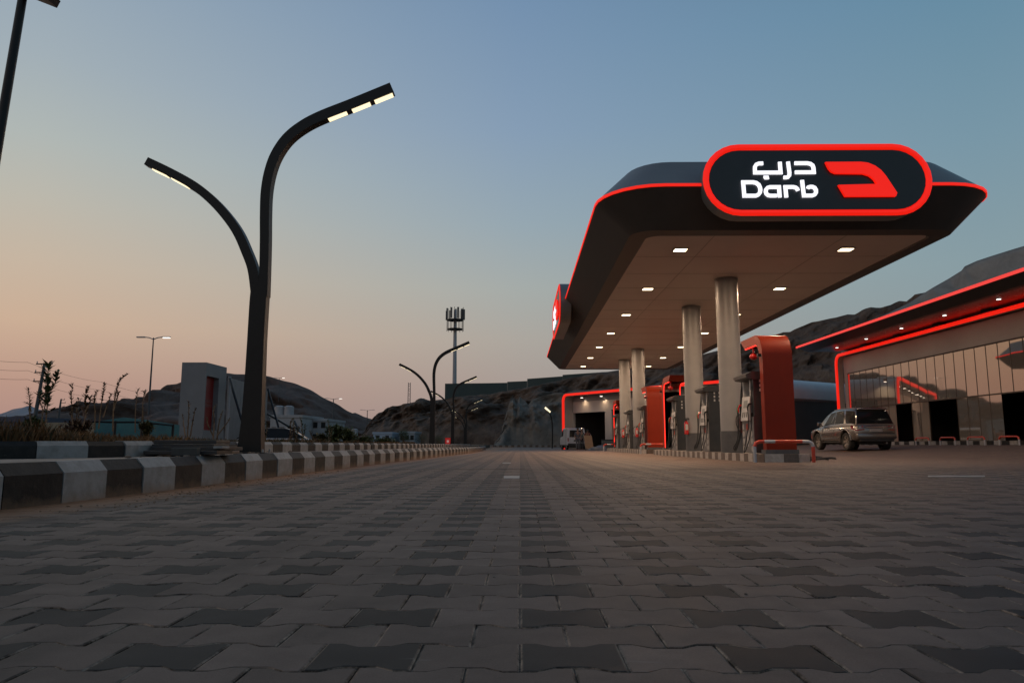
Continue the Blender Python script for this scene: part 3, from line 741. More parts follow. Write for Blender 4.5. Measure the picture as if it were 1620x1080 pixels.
# guard rails -------------------------------------------------------
def make_rail(L, H, r, name, reds):
    root = empty(name)
    k = .12
    path = [(-L/2, 0, -.05), (-L/2, 0, H-k), (-L/2+.035, 0, H-.035), (-L/2+k, 0, H), (L/2-k, 0, H), (L/2-.035, 0, H-.035), (L/2, 0, H-k), (L/2, 0, -.05)]
    mb = MB(); mb.tube(path[:2], r, 12); mb.build('post', RAILWHITE, root, True)
    mb = MB(); mb.tube(path[6:], r, 12); mb.build('post', RAILRED if reds[-1][2] is RAILWHITE else RAILWHITE, root, True)
    for a, b, m in reds:
        xs = [-L/2+k+(L-2*k)*a, -L/2+k+(L-2*k)*b]
        p = [(xs[0], 0, H), (xs[1], 0, H)]
        if a == 0: p = path[1:3]+p
        if b == 1: p = p+path[5:7]
        mb = MB(); mb.tube(p, r*1.01, 12); mb.build('rail', m, root, True)
    return root
for (x, y, lb, rz) in ((6.43, 17.98, 'red and grey hoop guard rail across the near end of the near pump island', 0), (6.40, 34.7, 'red and grey hoop guard rail before the rear pump island', 0), (6.4, 49.85, 'red hoop guard rail at the far end of the rear island', 0)):
    r_ = make_rail(1.42, .50 if y < 20 else .45, .042, 'guard_rail', ((0, .1, RAILRED), (.1, .32, RAILWHITE), (.32, .88, RAILRED), (.88, 1, RAILWHITE if y < 20 else RAILRED)))
    r_.location = (x, y, gz(x, y)); r_.rotation_euler.z = rz; tag(r_, lb, 'guard rail', 'hoop rails at the island ends')

# ------------------------------------------------------------------ shop building on the right
XF = 21.8; SY0, SY1 = 17.0, 49.4; ZG = gz(XF, 35)
shop = empty('shop_building', (XF, 36, 0), 'long glass fronted shop with red glowing frame and overhanging roof on the right', 'shop')
ZTOP = CH+5.80; GT = CH+4.51; GM = CH+2.20; DT = GM
def glassmat():
    m, t, b = nm('tinted mirror glass'); b.inputs['Base Color'].default_value = (.55, .47, .40, 1); b.inputs['Metallic'].default_value = .78
    b.inputs['Roughness'].default_value = .03
    n = t.nodes.new('ShaderNodeTexNoise'); n.inputs['Scale'].default_value = .5; n.inputs['Detail'].default_value = 1
    co = t.nodes.new('ShaderNodeTexCoord'); t.links.new(co.outputs['Object'], n.inputs['Vector'])
    bp = t.nodes.new('ShaderNodeBump'); bp.inputs['Strength'].default_value = .25; bp.inputs['Distance'].default_value = .02; t.links.new(n.outputs[0], bp.inputs['Height']); t.links.new(bp.outputs[0], b.inputs['Normal'])
    r = t.nodes.new('ShaderNodeValToRGB'); r.color_ramp.elements[0].color = (.54, .46, .375, 1); r.color_ramp.elements[1].color = (.60, .51, .42, 1)
    t.links.new(n.outputs[0], r.inputs[0]); t.links.new(r.outputs[0], b.inputs['Base Color'])
    return m
GLASS = glassmat()
zb = .46
# masonry shell: end walls, back, roof slab
mb = MB(); mb.box(XF+.2, XF+14, SY0, SY0+.3, -.3, ZTOP+.3); mb.box(XF+.2, XF+14, SY1-.3, SY1, -.3, ZTOP+.3); mb.box(XF+13.7, XF+14, SY0+.3, SY1-.3, -.3, ZTOP+.3); mb.build('wall', WALLGREY, shop)
mb = MB(); mb.box(XF+.05, XF+.3, SY0+.3, SY1-.9, GT+.05, ZTOP-.12); mb.box(XF+.05, XF+.3, SY1-.9, SY1-.3, zb, GT+.05)
mb.box(XF+.05, XF+.3, SY1-.9, SY1-.3, GT+.052, ZTOP-.12)
mb.build('front_wall', WALLBEIGE, shop)
mb = MB(); mb.box(XF+.3, XF+14.2, SY0-.2, SY1+.2, ZTOP+.31, ZTOP+.6); mb.build('roof', DARKCLAD, shop)
# glowing frame
fr = [(SY0+.2, ZTOP), (SY1-.62, ZTOP), (SY1-.42, ZTOP-.05), (SY1-.24, ZTOP-.18), (SY1-.14, ZTOP-.36), (SY1-.1, ZTOP-.6), (SY1-.1, zb)]
mb = MB(); P = [Vector(p) for p in fr]; rings = []
Lf, Rt = stroke2d(P, .17)
mb.loft([[(XF-.42, l.x, l.y), (XF-.42, r.x, r.y), (XF-.30, r.x, r.y), (XF-.30, l.x, l.y)] for l, r in zip(Lf, Rt)]); mb.build('light_strip', REDGLOW, shop, True)
mb = MB(); Lf, Rt = stroke2d(P, .15)
mb.loft([[(XF-.30, l.x, l.y), (XF-.30, r.x, r.y), (XF+.06, r.x, r.y), (XF+.06, l.x, l.y)] for l, r in zip(Lf, Rt)]); mb.build('frame', WALLBEIGE, shop, True)
# dark interior so that open doors look into a real room
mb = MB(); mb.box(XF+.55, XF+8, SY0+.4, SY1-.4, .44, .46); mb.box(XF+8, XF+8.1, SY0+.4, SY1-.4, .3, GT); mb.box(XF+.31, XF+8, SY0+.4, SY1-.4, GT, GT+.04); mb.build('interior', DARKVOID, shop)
# glazing
ys = [48.5-.849*i for i in range(37)]
doors = {(13, 14): 0, (14, 15): 0, (18, 19): 1, (19, 20): 1, (7, 8): 2, (8, 9): 2, (26, 27): 3, (27, 28): 3}
doorcols = {12, 13, 17, 18, 6, 25, 26}
# columns whose lower half is an open doorway
y_of = lambda px: 1152*XF/(px-822)
open_ranges = [(y_of(1618), y_of(1576)), (y_of(1507), y_of(1474)), (y_of(1436), y_of(1412))]
for i in range(len(ys)-1):
    a, b = ys[i+1], ys[i]; mid = (a+b)/2
    op = any(lo-.3 < mid < hi+.3 for lo, hi in open_ranges)
    rng_ = random.Random(i)
    mb = MB(); t_ = rng_.uniform(-.004, .004); mb.add([(XF+.02, b-.02, GM+.03), (XF+.02+t_, a+.02, GM+.03), (XF+.02+t_, a+.02, GT-.02), (XF+.02, b-.02, GT-.02), (XF+.032, b-.02, GM+.03), (XF+.032+t_, a+.02, GM+.03), (XF+.032+t_, a+.02, GT-.02), (XF+.032, b-.02, GT-.02)], [(0, 1, 2, 3), (7, 6, 5, 4), (0, 4, 5, 1), (1, 5, 6, 2), (2, 6, 7, 3), (3, 7, 4, 0)]); mb.build('window', GLASS, shop)
    if not op:
        t2 = rng_.uniform(-.006, .006)
        mb = MB(); mb.add([(XF+.02, b-.02, zb+.05), (XF+.02+t2, a+.02, zb+.05), (XF+.02+t2, a+.02, GM-.03), (XF+.02, b-.02, GM-.03), (XF+.032, b-.02, zb+.05), (XF+.032+t2, a+.02, zb+.05), (XF+.032+t2, a+.02, GM-.03), (XF+.032, b-.02, GM-.03)], [(0, 1, 2, 3), (7, 6, 5, 4), (0, 4, 5, 1), (1, 5, 6, 2), (2, 6, 7, 3), (3, 7, 4, 0)]); mb.build('window', GLASS, shop)
DARKFRAME = pmat('bronze window frame', (.075, .055, .042), (.09, .068, .052), 4, .4, .4)
mb = MB()
for i, y in enumerate(ys):
    op = any(lo < y < hi for lo, hi in open_ranges)
    mb.box(XF+.008, XF+.07, y-.016, y+.016, GM if op else zb, GT)
mb.box(XF-.035, XF+.075, ys[-1]-.03, ys[0]+.03, GT, GT+.05); 
for lo, hi in [(ys[-1], ys[0])]: mb.box(XF-.028, XF+.068, lo, hi, GM-.03, GM+.03)
mb.box(XF-.034, XF+.074, ys[-1]-.03, ys[0]+.03, zb-.02, zb+.05)
mb.build('window_frame', DARKFRAME, shop)
# overhanging roof: thin red edge, dark sloped fascia, reflective metal soffit
OE = CH+6.32; ox = 18.56; oy1 = 48.6
mb = MB(); mb.prism([(ox, SY0-1, OE), (ox, SY0-1, OE-.05), (ox+.75, SY0-1, OE-.33), (ox+1.0, SY0-1, OE-.33), (ox+1.0, SY0-1, OE+.1)], (0, oy1-SY0+1, 0)); mb.build('overhang_fascia', DARKCLAD, shop)
mb = MB(); mb.box(ox-.04, ox-.002, SY0-1, oy1+.02, OE-.08, OE+.05); mb.box(ox-.04, XF+.5, oy1+.021, oy1+.05, OE-.07, OE+.04) if False else None; mb.build('light_strip', emat('pinkish red light strip', (1, .06, .05), .8, (.5, .03, .02)), shop)
SOFMET = pmat('glossy soffit metal', (.07, .06, .06), (.09, .08, .08), 2, .28, .7, rvar=.05)
mb = MB(); mb.box(ox+1.001, XF-.42, SY0-1, oy1, OE-.30, OE-.22); mb.build('overhang_soffit', SOFMET, shop)
mb = MB(); mb.box(ox+.9, XF+.6, SY0-1, oy1, OE-.20, OE+.12); mb.build('overhang_roof', DARKCLAD, shop)
mb = MB(); mb.box(XF-.15, XF+.04, SY0, SY1-.5, ZTOP+.12, OE-.2); mb.build('upper_wall', pmat('blue grey recess cladding', (.07, .085, .11), (.09, .10, .125), 2, .4), shop)
for y in range(21, 48, 4):
    mb = MB(); mb.box(XF-.5, XF-.16, y-.35, y+.35, OE-.42, OE-.305); mb.build('bracket', BLACKMETAL, shop)
for k in range(8):
    Y = 46.4-3.97*k
    mb = MB(); mb.cyl((20.3, Y, OE-.316), (20.3, Y, OE-.302), .11, n=16); d_ = mb.build('downlight', STEEL, shop, True)
    mb = MB(); mb.cyl((20.3, Y, OE-.325), (20.3, Y, OE-.3165), .085, n=16); mb.build('lens', WHITEGLOW, d_, True)
    area('downlight_lamp', (20.3, Y, OE-.34), .15, .15, 3.0, (1, .8, .6), d_)
shopk = []
for ch in shop.children: ch.matrix_parent_inverse = Matrix.Translation(shop.location).inverted()
# raised walk in front of the shop with its kerb
mb = MB(); mb.box(20.3, XF+.5, SY0-2, SY1+1, -.3, gz(20.2, 35)+.13)
tag(mb.build('shop_walk', CONCRETE), kind='structure')
tag(kerb('shop_kerb', [(20.15, 16), (20.15, SY1+1)], .49, .17, .16, gz, ch=.04, ja=.004, wj=.05), kind='structure')
rl = ['first small red hoop rail before the shop, nearest the silver car', 'second small red hoop rail from the silver car', 'third small red hoop rail before the shop glass', 'red hoop rail at the right edge, before the widest dark doorway']
for i, px in enumerate((1448, 1487, 1531, 1582)):
    Y = 1152*19.75/(px-822)
    r_ = make_rail(1.2, .35, .034, 'guard_rail', ((0, 1, RAILRED),)); r_.location = (19.8, Y, gz(19.8, Y)); r_.rotation_euler.z = PI/2
    tag(r_, rl[i], 'guard rail', 'hoop rails before the shop')

# ------------------------------------------------------------------ service bay building behind
A = Vector((18.3, 51.3)); B = Vector((4.95, 70.5))       # right and left end of the front
dirv = (B-A).normalized(); nrm = Vector((-dirv.y, dirv.x))
if nrm.y > 0: nrm = -nrm                                   # towards the camera
LB_ = (B-A).length; rzb = math.atan2(dirv.y, dirv.x)
bay = empty('service_bay_building', (A.x, A.y, -.2), 'low beige service bay building with glowing red outline and dark open bays behind the pumps', 'garage', rz=rzb)
# local frame: x runs along the front from the right end, y>0 is towards ... decide sign
ys_ = 1 if (Matrix.Rotation(rzb, 2) @ Vector((0, 1))).dot(nrm) > 0 else -1
HB = 5.15
def lb(mb, x0, x1, y0, y1, z0, z1, mi=0): mb.box(x0, x1, min(y0*ys_, y1*ys_), max(y0*ys_, y1*ys_), z0, z1, mi); return mb
bays = [(7.0, 12.6), (14.0, 18.6), (19.4, 23.3)]
bays = [(1.2, 6.4), (7.4, 12.6), (13.6, 18.8), (LB_-5.4-.0, LB_-1.5)]
bays = [(1.2, 6.2), (7.2, 12.2), (13.2, 17.6), (18.5, 23.6)]
mb = MB(); x = .3
for a, b in bays:
    lb(mb, x, a, -.3, 0, 0, 3.45); x = b
lb(mb, x, LB_-.3, -.3, 0, 0, 3.45); lb(mb, .3, LB_-.3, -.3, 0, 3.452, 4.5); mb.build('wall', WALLBEIGE, bay)
mb = MB(); lb(mb, .3, LB_-.3, -.3, .04, 4.52, HB-.1); mb.build('upper_band', WALLGREY, bay)
fr = [(.1, 0), (.1, HB-.5), (.18, HB-.25), (.36, HB-.07), (.6, HB), (LB_-.6, HB), (LB_-.36, HB-.07), (LB_-.18, HB-.25), (LB_-.1, HB-.5), (LB_-.1, 0)]
Lf, Rt = stroke2d([Vector(p) for p in fr], .21)
mb = MB(); mb.loft([[(l.x, .95*ys_, l.y), (r.x, .95*ys_, r.y), (r.x, 1.1*ys_, r.y), (l.x, 1.1*ys_, l.y)] for l, r in zip(Lf, Rt)]); mb.build('light_strip', REDGLOW, bay, True)
mb = MB(); mb.loft([[(l.x, -.3*ys_, l.y), (r.x, -.3*ys_, r.y), (r.x, .949*ys_, r.y), (l.x, .949*ys_, l.y)] for l, r in zip(Lf, Rt)]); mb.build('frame', WALLBEIGE, bay, True)
mb = MB(); lb(mb, .3, LB_-.3, -7, -.32, -.0, .02); lb(mb, .3, LB_-.3, -7.1, -7, 0, 3.5); lb(mb, .3, LB_-.3, -7, -.32, 3.5, 3.55)
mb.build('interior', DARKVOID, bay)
mb = MB(); lb(mb, -.1, .1, -14, -.3, 0, 3.6); lb(mb, LB_-.1, LB_+.1, -14, -.3, 0, HB-.2); lb(mb, .1, LB_-.1, -14, -13.7, 0, HB-.2); mb.build('side_wall', pmat('dark side wall', (.035, .035, .036), (.045, .044, .044), 1, .5), bay)
# rounded pale eave along the right-hand side and the flat roof
mb = MB(); prof = [(-.1, 3.6), (-.35, 3.75), (-.42, 4.3), (-.3, 4.75), (0, 5.0), (.5, HB)]
mb.loft([[(p, y*ys_, z) for p, z in prof]+[(.5, y*ys_, 3.6)] for y in (-14, .93)]); mb.build('eave', pmat('pale blue grey eave', (.50, .53, .56), (.55, .58, .6), 1, .4), bay, True, 40)
mb = MB(); lb(mb, .5, LB_, -14, -.3, HB-.09, HB+.02); mb.build('roof', WALLGREY, bay)
for k in range(9):
    x = LB_-2.2-k*2.75
    mb = MB(); lb(mb, x-.12, x+.12, .35, .55, HB-.34, HB-.15); d_ = mb.build('downlight', STEEL, bay)
    mb = MB(); lb(mb, x-.1, x+.1, .37, .53, HB-.36, HB-.3405); mb.build('lens', WHITEGLOW, d_)
    area('downlight_lamp', (x, .3*ys_, HB-.42), .15, .15, 9, (1, .72, .45), d_, spread=130)

# ------------------------------------------------------------------ hills
def rockmat(name, a, b, sc_=.12, bump=.6, vor=True):
    m, t, bs = nm(name)
    co = t.nodes.new('ShaderNodeNewGeometry')
    n = t.nodes.new('ShaderNodeTexNoise'); n.inputs['Scale'].default_value = sc_; n.inputs['Detail'].default_value = 10; n.inputs['Roughness'].default_value = .68; n.inputs['Distortion'].default_value = .6
    t.links.new(co.outputs['Position'], n.inputs['Vector'])
    r = t.nodes.new('ShaderNodeValToRGB'); r.color_ramp.elements[0].position = .36; r.color_ramp.elements[1].position = .66
    r.color_ramp.elements[0].color = (*a, 1); r.color_ramp.elements[1].color = (*b, 1); t.links.new(n.outputs[0], r.inputs[0])
    out = r.outputs[0]; h = n.outputs[0]
    if vor:
        v = t.nodes.new('ShaderNodeTexVoronoi'); v.feature = 'DISTANCE_TO_EDGE'; v.inputs['Scale'].default_value = sc_*3.2; t.links.new(co.outputs['Position'], v.inputs['Vector'])
        mp = t.nodes.new('ShaderNodeMapRange'); mp.inputs[2].default_value = .12; t.links.new(v.outputs['Distance'], mp.inputs[0])
        ad = t.nodes.new('ShaderNodeMath'); ad.operation = 'MULTIPLY_ADD'; ad.inputs[1].default_value = .35; t.links.new(mp.outputs[0], ad.inputs[0]); t.links.new(n.outputs[0], ad.inputs[2]); h = ad.outputs[0]
    t.links.new(out, bs.inputs['Base Color']); bs.inputs['Roughness'].default_value = .95; bs.inputs['Specular IOR Level'].default_value = .15
    bp = t.nodes.new('ShaderNodeBump'); bp.inputs['Strength'].default_value = bump; bp.inputs['Distance'].default_value = .35/sc_*.12; t.links.new(h, bp.inputs['Height']); t.links.new(bp.outputs[0], bs.inputs['Normal'])
    return m
def hill(name, pts, front, back, amp, nscale, mat, foot=-.3, nx=220, nv=34, shape=.7, flute=None):
    """pts: (px, py, Y) along the ridge"""
    W = [at(*p) for p in pts]
    s = np.linspace(0, len(W)-1, nx); vs = []
    wx = np.interp(s, range(len(W)), [w.x for w in W]); wy = np.interp(s, range(len(W)), [w.y for w in W]); wz = np.interp(s, range(len(W)), [w.z for w in W])
    nb = 8
    for j in range(nv+nb):
        for i in range(nx):
            X, Yr, Z = wx[i], wy[i], wz[i]
            if j < nv:
                t = j/(nv-1); y = Yr-front*(1-t); hgt = foot+(Z-foot)*(t**shape)
                edge = math.sin(PI*min(1, t*1.0))**.6 if t < 1 else 0
                d = fbm(X/nscale, y/nscale, hgt/nscale*1.3)
                d2 = noise.noise(Vector((X/nscale*3.1, y/nscale*3, hgt/nscale*3.7)))
                y2 = y-edge*amp*(d*1.3+.5*d2)*1.4; z2 = hgt+edge*amp*.55*(d+.6*d2)*(t) + (amp*.10*d2 if t >= .99 else 0)
                if flute: 
                    fl = flute(X, t); y2 -= fl*edge; 
                vs.append((X, y2, max(foot, z2) if t > 0 else foot-.3))
            else:
                t = (j-nv+1)/nb; vs.append((X+t*(X-0)*.05, Yr+back*t, foot+(Z-foot)*(1-t)**1.3+ (0 if t == 1 else fbm(X/nscale, (Yr+back*t)/nscale)*amp*.2)))
    fs = []
    n = nv+nb
    for j in range(n-1):
        for i in range(nx-1): a = j*nx+i; fs.append((a, a+1, a+nx+1, a+nx))
    me = bpy.data.meshes.new(name); me.from_pydata(vs, [], fs); me.materials.append(mat); me.update()
    me.polygons.foreach_set('use_smooth', [True]*len(fs))
    o = bpy.data.objects.new(name, me); col.objects.link(o); tag(o, kind='structure'); return o
FARROCK = rockmat('far brown rock', (.078, .053, .045), (.15, .108, .094), .03, .9)
hl = [(60, 664, 430), (100, 655, 430), (120, 656, 425), (128, 652, 425), (136, 645, 424), (144, 642, 422), (153, 638, 422), (162, 641, 420), (173, 633, 420), (186, 634, 420), (196, 631.5, 418), (205, 632, 418), (213, 634, 418), (224, 630, 416), (236, 628.6, 415), (242, 631, 415), (253, 628.6, 415), (264, 624, 412), (276, 614, 410), (282, 609, 410), (305, 600, 405), (330, 594, 400), (357, 590, 400), (370, 591, 400), (383, 590.5, 400), (396, 592, 398), (408, 592, 398), (419, 594, 398), (441, 599, 395), (455, 603, 395), (472, 609, 392), (485, 615, 392), (499, 622, 390), (512, 628, 388), (525, 635.5, 388), (538, 641, 386), (550, 649, 385), (562, 656, 385), (575, 664, 384), (590, 672, 383), (640, 690, 380)]
hl = [(a, b, c*1.5) for a, b, c in hl]
hill('left_hill', hl, 220, 160, 16, 50, FARROCK, nx=300, nv=44, shape=1.05)
hill('distant_mountain', [(-160, 668, 2500), (-60, 662, 2500), (0, 655, 2500), (20, 647, 2500), (34, 645, 2500), (47, 641, 2500), (60, 647, 2500), (75, 650, 2500), (100, 655, 2500), (160, 664, 2500), (220, 676, 2500)], 300, 300, 12, 160, rockmat('haze tinted far rock', (.34, .31, .32), (.40, .36, .37), .004, .3, False), nx=140)  # aerial haze is painted into this rock's pale colour
hill('low_ridge', [(70, 652, 300), (85, 650, 300), (100, 653, 300), (112, 651, 300), (125, 656, 300), (150, 668, 300), (190, 690, 300)], 50, 40, 3, 20, FARROCK, nx=80)
hill('gap_hill', [(470, 690, 700), (520, 668, 700), (550, 655, 700), (562, 653, 700), (575, 659, 700), (590, 663, 700), (620, 672, 700), (660, 690, 700)], 120, 100, 8, 60, FARROCK, nx=100)
ROCK = rockmat('weathered brown rock', (.066, .047, .038), (.165, .125, .10), .35, .9)
cl_ = [(588, 700, 165), (590, 676, 165), (594, 667, 163), (598, 659, 162), (603, 651, 160), (610, 648, 160), (618, 645, 158), (630, 642, 155), (644, 639, 153), (656, 636, 151), (669, 633, 150), (678, 634.5, 149), (688, 633, 148), (700, 631, 146), (712, 629, 145), (740, 626, 142), (780, 622, 140), (820, 616, 138), (860, 608, 136), (890, 600, 134), (905, 597, 133), (925, 594, 131), (950, 589, 128), (985, 585, 124), (1020, 580, 120), (1060, 573, 116), (1100, 562, 112), (1140, 553, 108), (1180, 543, 105), (1215, 532, 102), (1239, 525, 100), (1250, 525.5, 99), (1266, 517.5, 98), (1285, 510, 97), (1300, 507, 96), (1322, 504, 95), (1341, 498, 94), (1352, 497, 93), (1364, 491, 92), (1378, 486, 91), (1392, 486, 91), (1400, 484, 90), (1409, 482, 90), (1423, 477, 89), (1434, 476, 88), (1439, 472, 88), (1447, 466, 87), (1460, 464, 87), (1474, 462, 86), (1500, 452, 86), (1560, 440, 86)]
def flute(X, t):
    return 2.2*math.sin(X*.55)*math.sin(PI*t) if X < 12 else 0
hill('rock_hill', cl_, 15, 60, 2.4, 7, ROCK, nx=700, nv=90, shape=.45, flute=flute)
# pale cut rock faces at the foot of the cliff
PALE = rockmat('pale grey cut rock', (.13, .115, .10), (.22, .195, .17), .25, .6)
pf = [(782, 700, 113), (790, 690, 114), (797, 668, 115), (803, 646, 116), (808, 628, 117), (812, 623, 117), (817, 634, 117), (822, 627, 117), (828, 632, 117), (836, 640, 116.5), (842, 633, 116), (852, 628, 116), (866, 624, 116), (880, 621, 115.5), (893, 622, 115), (910, 618, 115), (940, 616, 114), (980, 612, 113), (1020, 606, 110), (1060, 604, 106)]
pf = [(a, b, c+5) for a, b, c in pf]
hill('cliff_face', pf, 4.5, 14, 1.6, 6, PALE, nx=240, nv=50, shape=.42)
SPRAY = rockmat('sprayed concrete', (.23, .22, .205), (.30, .29, .27), .9, .8, False)
sp_ = [(1395, 500, 66), (1440, 478, 66), (1452, 470, 66), (1474, 456, 65), (1500, 441, 65), (1521, 428, 64), (1526, 421.5, 64), (1545, 413, 63), (1568, 405, 62), (1594, 397, 61), (1620, 389, 60), (1680, 372, 58), (1800, 350, 55), (2000, 330, 52)]
hill('concrete_slope', sp_, 10, 30, .22, 7, SPRAY, nx=160, nv=30, shape=.8)

# dark green hoarding wall on the hill crest, stepping up
GRW = pmat('dark green sheet hoarding', (.022, .045, .045), (.028, .052, .05), .4, .6)
hw = empty('green_hoarding_wall', at(705, 630, 138), 'long dark green sheet wall stepping along the crest of the rocky hill', 'wall')
hp = [(704, 606.5, 137.5), (770, 605.8, 136.5), (802.5, 605.2, 136), (802.6, 603.7, 136), (834, 602.4, 134.5), (834.1, 599, 134.5), (890, 595, 132), (890.1, 592.8, 132), (930, 590, 130), (990, 586, 126)]
for i in range(0, len(hp)-1):
    a, b = hp[i], hp[i+1]
    if b[0]-a[0] < 1: continue
    A_, B_ = at(a[0], a[1], a[2]+11), at(b[0], b[1], b[2]+11)
    n = max(2, int((B_-A_).length/3.2)); mb = MB()
    mb.prism([(A_.x, A_.y, A_.z-9), (B_.x, B_.y, B_.z-9), B_, A_], (0, .15, 0)); mb.build('sheet_panel', GRW, hw)
    for k in range(n):
        q = A_.lerp(B_, k/n); mb = MB()
for c in hw.children: c.matrix_parent_inverse = Matrix.Translation(hw.location).inverted()

# ------------------------------------------------------------------ telecom mast
TY = 170; tb = at(719, 612, TY); tt = at(722.5, 490, TY)
tm = empty('telecom_mast', tb, 'tall grey telecom mast with crowded antenna head above the green wall', 'telecom mast')
mb = MB(); mb.tube([(0, 0, -9), (0, 0, 0), (0, 0, tt.z-tb.z)], [.55, .5, .36], 16); mb.build('pole', pmat('pale grey mast', (.30, .31, .33), (.34, .35, .37), 2, .5), tm, True)
z = lambda py: at(722, py, TY).z-tb.z
for py, rr in ((507, 2.0), (521.5, 1.85)):
    mb = MB(); mb.tube([(0, 0, z(py)), (0, 0, z(py)+.22)], rr, 16)
    mb.build('platform', BLACKMETAL, tm)
rng = random.Random(2)
mb = MB()
for k in range(12):
    a = 2*PI*k/12; r = 1.95; mb.cyl((r*math.cos(a), r*math.sin(a), z(524)), (r*math.cos(a), r*math.sin(a), z(487)+rng.uniform(-.4, .2)), .06, n=6)
mb.build('cage', BLACKMETAL, tm)
for k in range(9):
    a = 2*PI*k/9+.2; mb = MB(); x, y = 2.15*math.cos(a), 2.15*math.sin(a); h = rng.uniform(2.2, 3.0); z0 = z(506)+rng.uniform(0, .2)
    mb.box(x-.17, x+.17, y-.12, y+.12, z0, z0+h, bev=.03); mb.build('antenna', pmat('antenna grey', (.05, .052, .055), (.07, .07, .072), 4, .6), tm)

# far lattice tower on the hill
lt_y = 210; l0 = at(647, 640, lt_y); l1 = at(648, 605, lt_y)
lt = empty('lattice_tower', l0, 'thin lattice tower standing on the brown hilltop', 'lattice tower')
mb = MB(); h = l1.z-l0.z
for sx in (-1, 1):
    for sy in (-1, 1): mb.cyl((sx*.35, sy*.35, -.5), (sx*.28, sy*.28, h), .05, n=5)
for k in range(9):
    s_ = 1 if k % 2 else -1; mb.cyl((-.33*s_, -.33, h*k/9), (.33*s_, -.33, h*(k+1)/9), .03, n=4); mb.cyl((.33*s_, .33, h*k/9), (-.33*s_, .33, h*(k+1)/9), .03, n=4)
mb.build('frame', pmat('faded lattice steel', (.16, .12, .12), (.2, .15, .15), 2, .6), lt)

# ------------------------------------------------------------------ distant road lamps
def road_lamp(px, pyt, pyb, Y, arm, lb, lit=(1,), r=.09, slope=.06):
    b = at(px, pyb, Y); t = at(px, pyt, Y); h = t.z-b.z
    o = empty('road_lamp', (b.x, Y, b.z), lb, 'street lamp', 'road lamps beyond the median')
    mb = MB(); mb.tube([(0, 0, -1.5), (0, 0, 0), (0, 0, h)], [r, r, r*.55], 8); mb.build('pole', pmat('dull pole steel', (.06, .062, .066), (.08, .08, .083), 3, .7), o, True)
    for i, s in enumerate((-1, 1)):
        mb = MB(); mb.tube([(0, 0, h-.15), (s*arm*.5, 0, h), (s*arm, 0, h+arm*slope)], .045, 6); a_ = mb.build('arm', STEEL, o)
        mb = MB(); mb.box(min(s*arm, s*(arm+.7)), max(s*arm, s*(arm+.7)), -.13, .13, h+arm*slope-.05, h+arm*slope+.05, bev=.02); hd = mb.build('lamp_head', STEEL, a_)
        if i in lit:
            mb = MB(); c = s*(arm+.38); mb.box(c-.28, c+.28, -.12, .12, h+arm*slope-.075, h+arm*slope-.051); mb.build('lens', WHITEGLOW, hd)
    return o
road_lamp(236.5, 534, 628, 62, .75, 'tall twin headed grey road lamp between the leafy stems and the grey pylon', r=.085)
road_lamp(526.5, 630.5, 664, 150, 1.1, 'small twin headed road lamp on the slope of the dark hill', r=.15)
road_lamp(580.5, 648.5, 675, 190, 1.2, 'small twin headed road lamp in the gap between the hills', r=.14, lit=())
road_lamp(441, 597.5, 625, 180, .6, 'road lamp just over the skyline of the left hill, right of the nearest street lamp', r=.06)

# single arm lamp at the cliff
q = at(871, 708, 92)
sl = empty('cliff_lamp', q, 'single arm lamp leaning over the road by the pale cliff, lit', 'street lamp')
zt = at(866, 647, 92); X = zt.x-q.x; H = zt.z-q.z
pth = smooth_path([(0.2, 0, -.3), (.25, 0, H*.5), (.15, 0, H*.75), (-.1, 0, H*.9), (X-.2, 0, H+.1)], 5)
mb = MB(); mb.tube([p for p in pth], .09, 8); mb.build('pole', BLACKMETAL, sl, True)
mb = MB(); e = pth[-1]; mb.tube([e+Vector((.55, 0, -.48)), e+Vector((-.1, 0, .12))], .13, 6); mb.build('lamp_head', LEDGLOW, sl)

# ------------------------------------------------------------------ utility poles and wires
UY = 60
def upole(px, pyt, pyb, Y, lean, arms, lb, r):
    b = at(px, pyb, Y); h = at(px, pyt, Y).z-b.z
    o = empty('utility_pole', b, lb, 'utility pole', 'power poles on the left'); k = lean
    mb = MB(); mb.tube([(-.02, 0, -2), (0, 0, 0), (k, 0, h)], [r*1.3, r*1.3, r*.8], 8); mb.build('pole', pmat('weathered steel pole', (.05, .055, .06), (.07, .07, .075), 3, .6), o, True)
    for (py, xl, xr) in arms:
        z_ = at(px, py, Y).z-b.z; c = k*z_/h; s = Y/1152
        mb = MB(); mb.box(c+xl*s, c+xr*s, -.05, .05, z_-.045, z_+.045); mb.tube([(c+xl*s*.45, 0, z_), (c, 0, z_-.45)], .02, 5); a_ = mb.build('crossarm', BLACKMETAL, o)
        mb = MB(); mb.cyl((c+xl*s+.06, 0, z_+.045), (c+xl*s+.06, 0, z_+.22), .04, n=6); mb.cyl((c+xr*s-.06, 0, z_+.045), (c+xr*s-.06, 0, z_+.22), .04, n=6); mb.build('insulator', STEEL, a_)
    return o
upole(54, 576, 668, UY, .42, ((575.5, -13, 13), (589, -13, 4), (603, -13, 14)), 'leaning steel power pole with three crossarms, behind the leafy sapling', .13)
upole(93, 631, 655, 130, .2, ((632, 0, 6), (637, 0, 8), (643, 0, 7)), 'small far power pole between the sapling and the dry weeds', .16)
def wire(a, b, sag, lb, r=.012):
    P = [a.lerp(b, k/16)+Vector((0, 0, -sag*4*(k/16)*(1-k/16))) for k in range(17)]
    mb = MB(); mb.tube(P, r, 4); o = mb.build('power_line', pmat('wire', (.05, .04, .04), (.06, .05, .05), 1, .7)); o['label'] = lb; o['category'] = 'cable'; o['group'] = 'power lines strung from the poles'
WLB = 'thin power line among those strung across the sky at the left poles'
